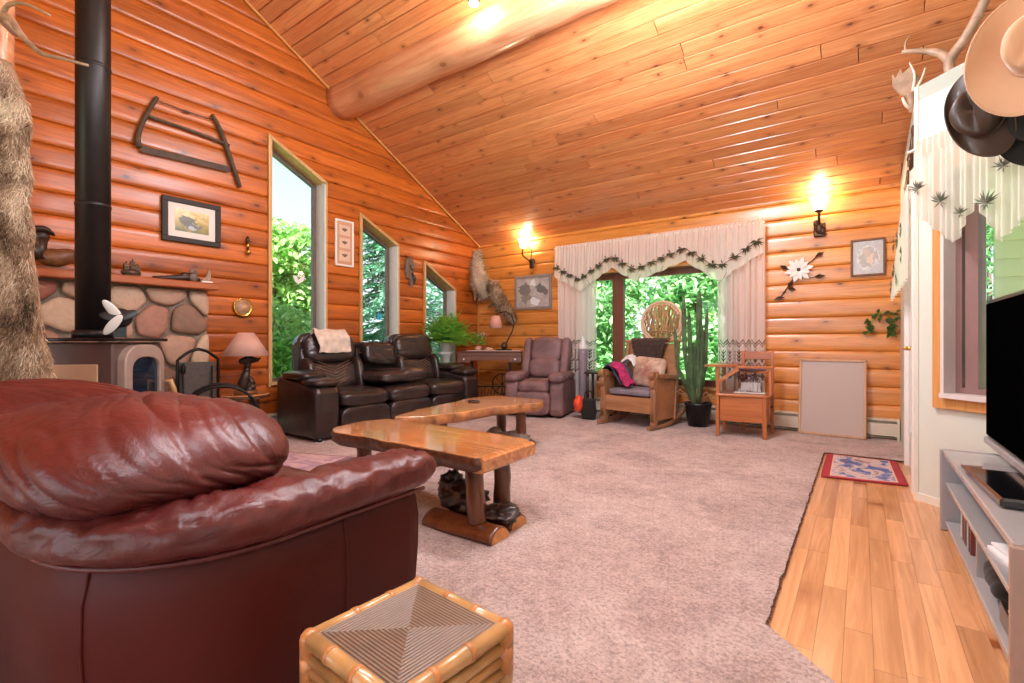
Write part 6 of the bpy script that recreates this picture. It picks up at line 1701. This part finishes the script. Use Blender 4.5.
t = thing('grey_box','grey and black box with pink paper on top on the stand bottom shelf','box',(.495,2.28,.0605)); mb = MB(); mb.box((0,0,.035),(.20,.24,.068),bev=.004); mb.build('body',plain('box_grey','6a6664',.4),t)
mb = MB(); mb.box((0,0,.072),(.198,.238,.006)); mb.build('lid',M['black'],t)
t = thing('leaflet','pink and white leaflet lying on the grey box in the stand','papers',(.475,2.26,.1365),radians(10)); mb = MB(); mb.box((0,0,.002),(.13,.12,.003)); mb.build('sheet',plain('pink_sheet','e0a0a0',.6,var=.3,vs=14),t)

# ------------------------------------------------------------------ hats on pegs beside the window
hx_ = thing('hat_pegs','dark wooden peg rail on the right wall that carries the hats','rack',(.84,2.98,2.28)); mb = MB(); mb.box((.0,.12,0),(.03,.74,.09),bev=.006); mb.build('rail',M['carved'],hx_)
for a_,b_ in ((-.12,(-.25,-.09,.02)),(.14,(-.36,.25,-.10)),(.36,(-.19,.24,-.17))):
    mb = MB(); mb.tube([(0,a_,0),(b_[0]*.6,(a_+b_[1])/2,b_[2]*.3),b_],.010,8); mb.ell(b_,(.016,.016,.016)); mb.build('peg',M['carved'],hx_)
def cowboy(name,label,loc,axis,up,mat,W,L,H,curl=.45,s=0,crown=(.095,.12),band=None,dip=.03):
    # local: z crown axis, x half width W, y half length L
    ax = Vector(axis).normalized(); y_ = Vector(up); y_ = (y_-ax*y_.dot(ax)).normalized(); x_ = y_.cross(ax)
    t = bpy.data.objects.new(name,None); C.objects.link(t); t['label']=label; t['category']='hat'; t['group']='hats on the pegs'; t.location = loc
    R = Matrix((x_,y_,ax)).transposed().to_4x4()
    mb = MB(); N=72; K=16; vs=[]
    for j in range(K+1):
        f=j/K
        for i in range(N):
            a=2*pi*i/N; rx=crown[0]+(W-crown[0])*f; ry=crown[1]+(L-crown[1])*f; x=rx*cos(a); y=ry*sin(a)
            z = curl*W*f*f*abs(cos(a))**2.2 - dip*f*f*abs(sin(a))**3; x*= (1-.25*curl*f*f*abs(cos(a))**3); vs.append((x,y,z))
    mb.add(vs,[(j*N+i,j*N+(i+1)%N,(j+1)*N+(i+1)%N,(j+1)*N+i) for j in range(K) for i in range(N)],True,R); br = mb.build('brim',mat,t,solid=.006)
    mb = MB(); vs=[]; lv=[(1,0),(1.0,.2),(.97,.5),(.93,.75),(.86,.9),(.74,.98),(.55,1.0),(.35,.99),(.15,.98),(0.01,.98)]
    for k,(sc,h) in enumerate(lv):
        for i in range(N):
            a=2*pi*i/N; x=crown[0]*sc*cos(a); y=crown[1]*sc*sin(a); z=H*h
            if h > .7: z -= H*.30*math.exp(-(x/.030)**2)*min(1,(h-.7)/.25)*(1-.2*abs(y)/crown[1]) 
            if h > .3: 
                pin = max(0,sin(a))**3*(h-.3)/.7; x*=(1-.35*pin); z-=H*.10*pin
                z += H*.05*(abs(cos(a)))*(h-.3)
            vs.append((x,y,z))
    n_=len(lv); mb.add(vs,[(j*N+i,j*N+(i+1)%N,(j+1)*N+(i+1)%N,(j+1)*N+i) for j in range(n_-1) for i in range(N)]+[tuple((n_-1)*N+i for i in range(N))],True,R); mb.build('crown',mat,t)
    mb = MB(); mb.tube([tuple(R @ Vector((crown[0]*1.012*cos(a),crown[1]*1.012*sin(a),.012))) for a in [2*pi*i/48 for i in range(49)]],.006,6); mb.build('hat_band',band or mat,t)
    mb = MB(); mb.tube([tuple(R @ Vector(((W*(1-.25*curl*abs(cos(a))**3))*cos(a),L*sin(a),curl*W*abs(cos(a))**2.2-dip*abs(sin(a))**3))) for a in [2*pi*i/72 for i in range(73)]],.0045,6,caps=False); mb.build('brim_edge',band or mat,t)
    return t
cowboy('cowboy_hat','large tan felt cowboy hat hanging in front of the dark hats by the window',(.60,2.90,2.28),(-.42,-.86,.05),(.35,-.10,1),M['felt_tan'],.225,.27,.135,.42)
cowboy('cowboy_hat','dark brown leather hat hanging between the tan hat and the black hat',(.475,3.24,2.17),(-.55,-.80,-.15),(-.22,0,1),M['hat_leather'],.135,.225,.11,.35)
cowboy('cowboy_hat','black felt hat hanging behind the tan and brown hats',(.665,3.22,2.10),(-.50,-.80,-.2),(.3,0,1),M['felt_black'],.16,.23,.10,.3)

# ------------------------------------------------------------------ antlers
def branch(mb,pts,r0,r1,n=10,seed=0):
    P=[Vector(p) for p in pts]; out=[]
    for i in range(len(P)-1):
        p0,p1,p2,p3=P[max(i-1,0)],P[i],P[i+1],P[min(i+2,len(P)-1)]
        for s in range(6):
            f=s/6; out.append(.5*((2*p1)+(p2-p0)*f+(2*p0-5*p1+4*p2-p3)*f*f+(3*p1-p0-3*p2+p3)*f**3))
    out.append(P[-1]); m=len(out); mb.tube(out,[(r0+(r1-r0)*i/(m-1))*(1+.08*mnoise.noise((i*.7,seed,1))) for i in range(m)],n)
t = thing('antler','long branched antler standing on the ledge above the door wall','antler',(.517,4.448,H2+.005)); o_ = Vector(t.location)
def rel(l,o=None): return [tuple(Vector(p)-(o or o_)) for p in l]
mb = MB(); branch(mb,rel([(.517,4.448,2.745),(.50,4.44,2.85),(.489,4.428,2.97),(.555,4.352,3.057),(.599,4.322,3.143),(.641,4.291,3.239),(.70,4.24,3.40)]),.034,.026,12); branch(mb,rel([(.489,4.428,2.965),(.45,4.455,3.04),(.39,4.479,3.091),(.309,4.482,3.125),(.236,4.496,3.15)]),.032,.012,12,2); branch(mb,rel([(.26,4.49,3.145),(.255,4.49,3.20),(.285,4.49,3.26)]),.008,.003,8,3)
mb.ell(rel([(.61,4.315,3.155)])[0],(.036,.03,.018)); mb.build('beam',M['antler'],t)
t = thing('antler','short palmate antler with pale tips at the corner of the ledge','antler',(.305,4.62,H2+.005)); o_ = Vector(t.location)
mb = MB(); branch(mb,rel([(.305,4.62,2.745),(.30,4.60,2.80),(.295,4.63,2.88)]),.022,.03,10)
mb.prism([(-.02,.11),(.03,.13),(.04,.24),(-.01,.34),(-.06,.30),(-.07,.34),(-.10,.28),(-.12,.31),(-.115,.22),(-.08,.16)],-.012,.012,lambda a,b,h:(a,h+.06*abs(a)*5*.3,b),bev=.006); pb_ = mb.build('palm',M['antler'],t)
mb = MB(); branch(mb,[(.0,0,.14),(.01,-.02,.26),(-.02,-.02,.36)],.012,.004); branch(mb,[(.01,0,.14),(.05,-.01,.22),(.07,0,.30)],.012,.004); branch(mb,[(.0,0,.02),(-.04,-.03,.05),(-.06,-.03,.11)],.016,.008); mb.build('tine',plain('pale_antler','d8c0ac',.45,var=.15),t)

# ------------------------------------------------------------------ fur pelt on a log post at the far left
struct_post = MB(); pts=[]; 
for i in range(24): pts.append((-4.03+.006*mnoise.noise((i*.5,1,1)),.50+.006*mnoise.noise((i*.5,4,1)),.002+(roof(.6)-.03)*i/23))
struct_post.tube(pts,.085,24); struct(struct_post.build('trim_post',M['beam']))
pf = thing('fur_pelt','big shaggy grey-tan fur pelt hanging from the log post at the left edge','pelt',(-3.80,.475,1.70),radians(35.9))
OUT = [(2.58-1.7,.06),(2.45-1.7,.13),(2.34-1.7,.165),(2.20-1.7,.185),(1.9-1.7,.185),(1.6-1.7,.195),(1.3-1.7,.22),(1.05-1.7,.265),(.85-1.7,.32),(.62-1.7,.36)]
OUT = [(z,max(.04,w-.03)) for z,w in OUT]
def phalf(z):
    for (za,wa),(zb,wb) in zip(OUT,OUT[1:]):
        if z >= zb: return wa+(wb-wa)*(za-z)/(za-zb)
    return OUT[-1][1]
def pelt(u,v):
    z = OUT[0][0]+(OUT[-1][0]-OUT[0][0])*v; w = phalf(z)*(1+.05*mnoise.noise((v*14,1,2))); x = -w+2*w*u
    bulge = .10*(1-(2*u-1)**2)**.6
    return Vector((x, .045-bulge-.02*mnoise.noise((x*8,z*6,2)), z))
def peltn(u,v):
    p = pelt(u,v); a = (u-.5)*2.2; return p, Vector((sin(a),-cos(a),0))
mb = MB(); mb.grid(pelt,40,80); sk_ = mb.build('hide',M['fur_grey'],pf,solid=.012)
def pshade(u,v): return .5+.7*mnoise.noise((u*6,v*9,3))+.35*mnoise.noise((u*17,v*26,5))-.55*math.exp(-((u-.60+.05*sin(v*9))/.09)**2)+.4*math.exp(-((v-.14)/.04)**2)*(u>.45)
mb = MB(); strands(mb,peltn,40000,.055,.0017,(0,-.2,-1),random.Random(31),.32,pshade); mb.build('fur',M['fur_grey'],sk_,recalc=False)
t = thing('antler','thin pale curved antler jutting from the post above the fur pelt','antler',(-3.80,.52,2.72)); o_ = Vector(t.location)
mb = MB(); branch(mb,rel([(-3.84,.56,2.78),(-3.70,.48,2.77),(-3.571,.501,2.722),(-3.45,.527,2.602),(-3.307,.569,2.486),(-3.151,.62,2.427),(-3.049,.694,2.393)]),.022,.006); branch(mb,rel([(-3.66,.49,2.76),(-3.579,.495,2.789),(-3.438,.536,2.764),(-3.267,.598,2.67)]),.014,.005,8,3); mb.build('beam',M['antler'],t)

# ------------------------------------------------------------------ rugs
def rugmat(cols,border,k):
    t = NT('rug_art_%d'%k); uv = t.n('ShaderNodeTexCoord').outputs['UV']; s = t.n('ShaderNodeSeparateXYZ',{0:uv}); n = t.noise(uv,4.5,4,.6,.6)
    c = t.ramp(n,[(.28+.44*i/(len(cols)-1),lin(x)) for i,x in enumerate(cols)]); du = t.math('ABSOLUTE',t.math('SUBTRACT',s.outputs[0],.5)); dv = t.math('ABSOLUTE',t.math('SUBTRACT',s.outputs[1],.5))
    c = t.mix(t.math('GREATER_THAN',du,.375),c,lin('d4b4a0')); c = t.mix(t.math('GREATER_THAN',dv,.44),c,lin('c89c90')); c = t.mix(t.math('GREATER_THAN',du,.395),c,lin(border)); c = t.mix(t.math('GREATER_THAN',dv,.475),c,lin(border))
    return t.done(Base_Color=c,Roughness=.9,Normal=t.bump(t.noise(uv,90,2),.4,.004))
t = thing('door_rug','small picture rug with red ends and blue and white middle, before the glazed door','rug',(0,0,0)); mb = MB()
Q = [(-.255,4.42),(.275,4.50),(.245,5.33),(-.262,5.335)]
mb.grid(lambda u,v:(lambda a,b:(a[0]+(b[0]-a[0])*v,a[1]+(b[1]-a[1])*v,.010+.001*sin(u*9)))((Q[0][0]+(Q[1][0]-Q[0][0])*u,Q[0][1]+(Q[1][1]-Q[0][1])*u),(Q[3][0]+(Q[2][0]-Q[3][0])*u,Q[3][1]+(Q[2][1]-Q[3][1])*u)),20,20); mb.build('pile',rugmat(['4c3444','a8908c','d0bcb4','6a74a0','34508c','b87468'],'a03038',1),t,solid=.012)
t = thing('floor_rug','small purplish patterned rug on the carpet between the loveseat and dark sofa','rug',(-3.9,2.20,FC+.012),radians(20)); mb = MB(); mb.grid(lambda u,v:(-.45+.9*u,-.30+.6*v,.002*sin(u*7)),20,14); mb.build('pile',rugmat(['a88a90','c8a8a8','9a7c90','d8c4c0'],'8a6878',2),t,solid=.012)

# ------------------------------------------------------------------ ceiling lamp beside the log purlin
cl = thing('ceiling_spotlight','small lit ceiling spotlight on the slope beside the big log','lamp',(-2.86,3.36,roof(3.36)-.012))
mb = MB(); mb.lathe([(0,0),(.06,0),(.055,-.03),(0,-.035)],n=20); mb.tube([(0,0,-.03),(0,-.0,-.09)],.012,8); mb.lathe([(.02,-.08),(.05,-.10),(.055,-.19),(.05,-.19),(.045,-.12),(0,-.11)],n=24); mb.build('housing',M['bronze'],cl)
mb = MB(); mb.ell((0,0,-.175),(.04,.04,.035)); mb.build('bulb',M['bulb'],cl)

# ------------------------------------------------------------------ light
def area(name,loc,rot,sx,sy,e,c=(1,1,1)):
    L = bpy.data.lights.new(name,'AREA'); L.shape='RECTANGLE'; L.size=sx; L.size_y=sy; L.energy=e; L.color=c
    o = bpy.data.objects.new(name,L); C.objects.link(o); o.location=loc; o.rotation_euler=rot; return o
def point(name,loc,e,c,r=.08):
    L = bpy.data.lights.new(name,'POINT'); L.energy=e; L.color=c; L.shadow_soft_size=r
    o = bpy.data.objects.new(name,L); C.objects.link(o); o.location=loc; return o
area('rear_fill',(-1.2,YK+.15,1.4),(radians(90),0,0),6.6,2.1,E_REAR,(.86,.97,1.12))  # fill added just inside the unseen rear opening to brighten the room
area('side_fill',(XR-.1,-1.2,1.5),(radians(90),0,radians(90)),4.5,2.2,E_SIDE,(.88,.97,1.1))  # fill added from the right; this end wall has no window
area('ridge_fill',(-1.6,.2,4.95),(0,0,0),1.6,1.6,E_RIDGE,(.95,.98,1.05))  # weak fill added under the ridge, no fixture hangs there
for i,(x,y,z) in enumerate(((-1.3,3.1,3.62),(-1.6,1.6,2.9),(-.8,.4,2.5))): point('overhead_fill',(x,y,z),(E_FILL*.60,E_FILL*.22,E_FILL*.16)[i],(.92,.98,1.08),.3)  # unseen points added to brighten the room; first sits at an inferred lamp
point('spot_lamp_light',(-2.86,3.36,roof(3.36)-.24),E_SPOT,(1,.86,.66),.05)
S = bpy.data.lights.new('sun','SUN'); S.energy=E_SUN; S.angle=.02; S.color=(1,.96,.9); so = bpy.data.objects.new('sun',S); C.objects.link(so)
so.rotation_euler = Vector((-.45,.62,-.64)).to_track_quat('-Z','Y').to_euler()
w = bpy.data.worlds.new('World'); SC.world = w; w.use_nodes = True; nt = w.node_tree; nt.nodes.clear()
tc = nt.nodes.new('ShaderNodeTexCoord'); sp = nt.nodes.new('ShaderNodeSeparateXYZ'); nt.links.new(tc.outputs['Generated'],sp.inputs[0])
rp = nt.nodes.new('ShaderNodeValToRGB'); rp.color_ramp.elements[0].position=.0; rp.color_ramp.elements[0].color=(.80,.88,.94,1); rp.color_ramp.elements[1].position=.55; rp.color_ramp.elements[1].color=(.34,.50,.78,1); nt.links.new(sp.outputs[2],rp.inputs[0])
bg = nt.nodes.new('ShaderNodeBackground'); bg.inputs[1].default_value = E_SKY; ow = nt.nodes.new('ShaderNodeOutputWorld'); nt.links.new(rp.outputs[0],bg.inputs[0]); nt.links.new(bg.outputs[0],ow.inputs[0])

# ------------------------------------------------------------------ camera
cam = bpy.data.cameras.new('camera'); cam.sensor_width = 36; cam.lens = 36*483/1024; cam.clip_start = .02
co = bpy.data.objects.new('camera',cam); C.objects.link(co); co.location=(0,0,1.05); co.rotation_euler=(radians(90),0,radians(35.9))
SC.camera = co
SC.view_settings.view_transform = 'Standard'; SC.view_settings.look = 'None'; SC.view_settings.gamma = 1; SC.view_settings.use_curve_mapping = False
SC.view_settings.exposure = EXPO
cy = SC.cycles; cy.max_bounces = 10; cy.diffuse_bounces = 5; cy.glossy_bounces = 4; cy.transparent_max_bounces = 16; cy.caustics_reflective = False; cy.caustics_refractive = False; cy.sample_clamp_indirect = 6; cy.use_denoising = True
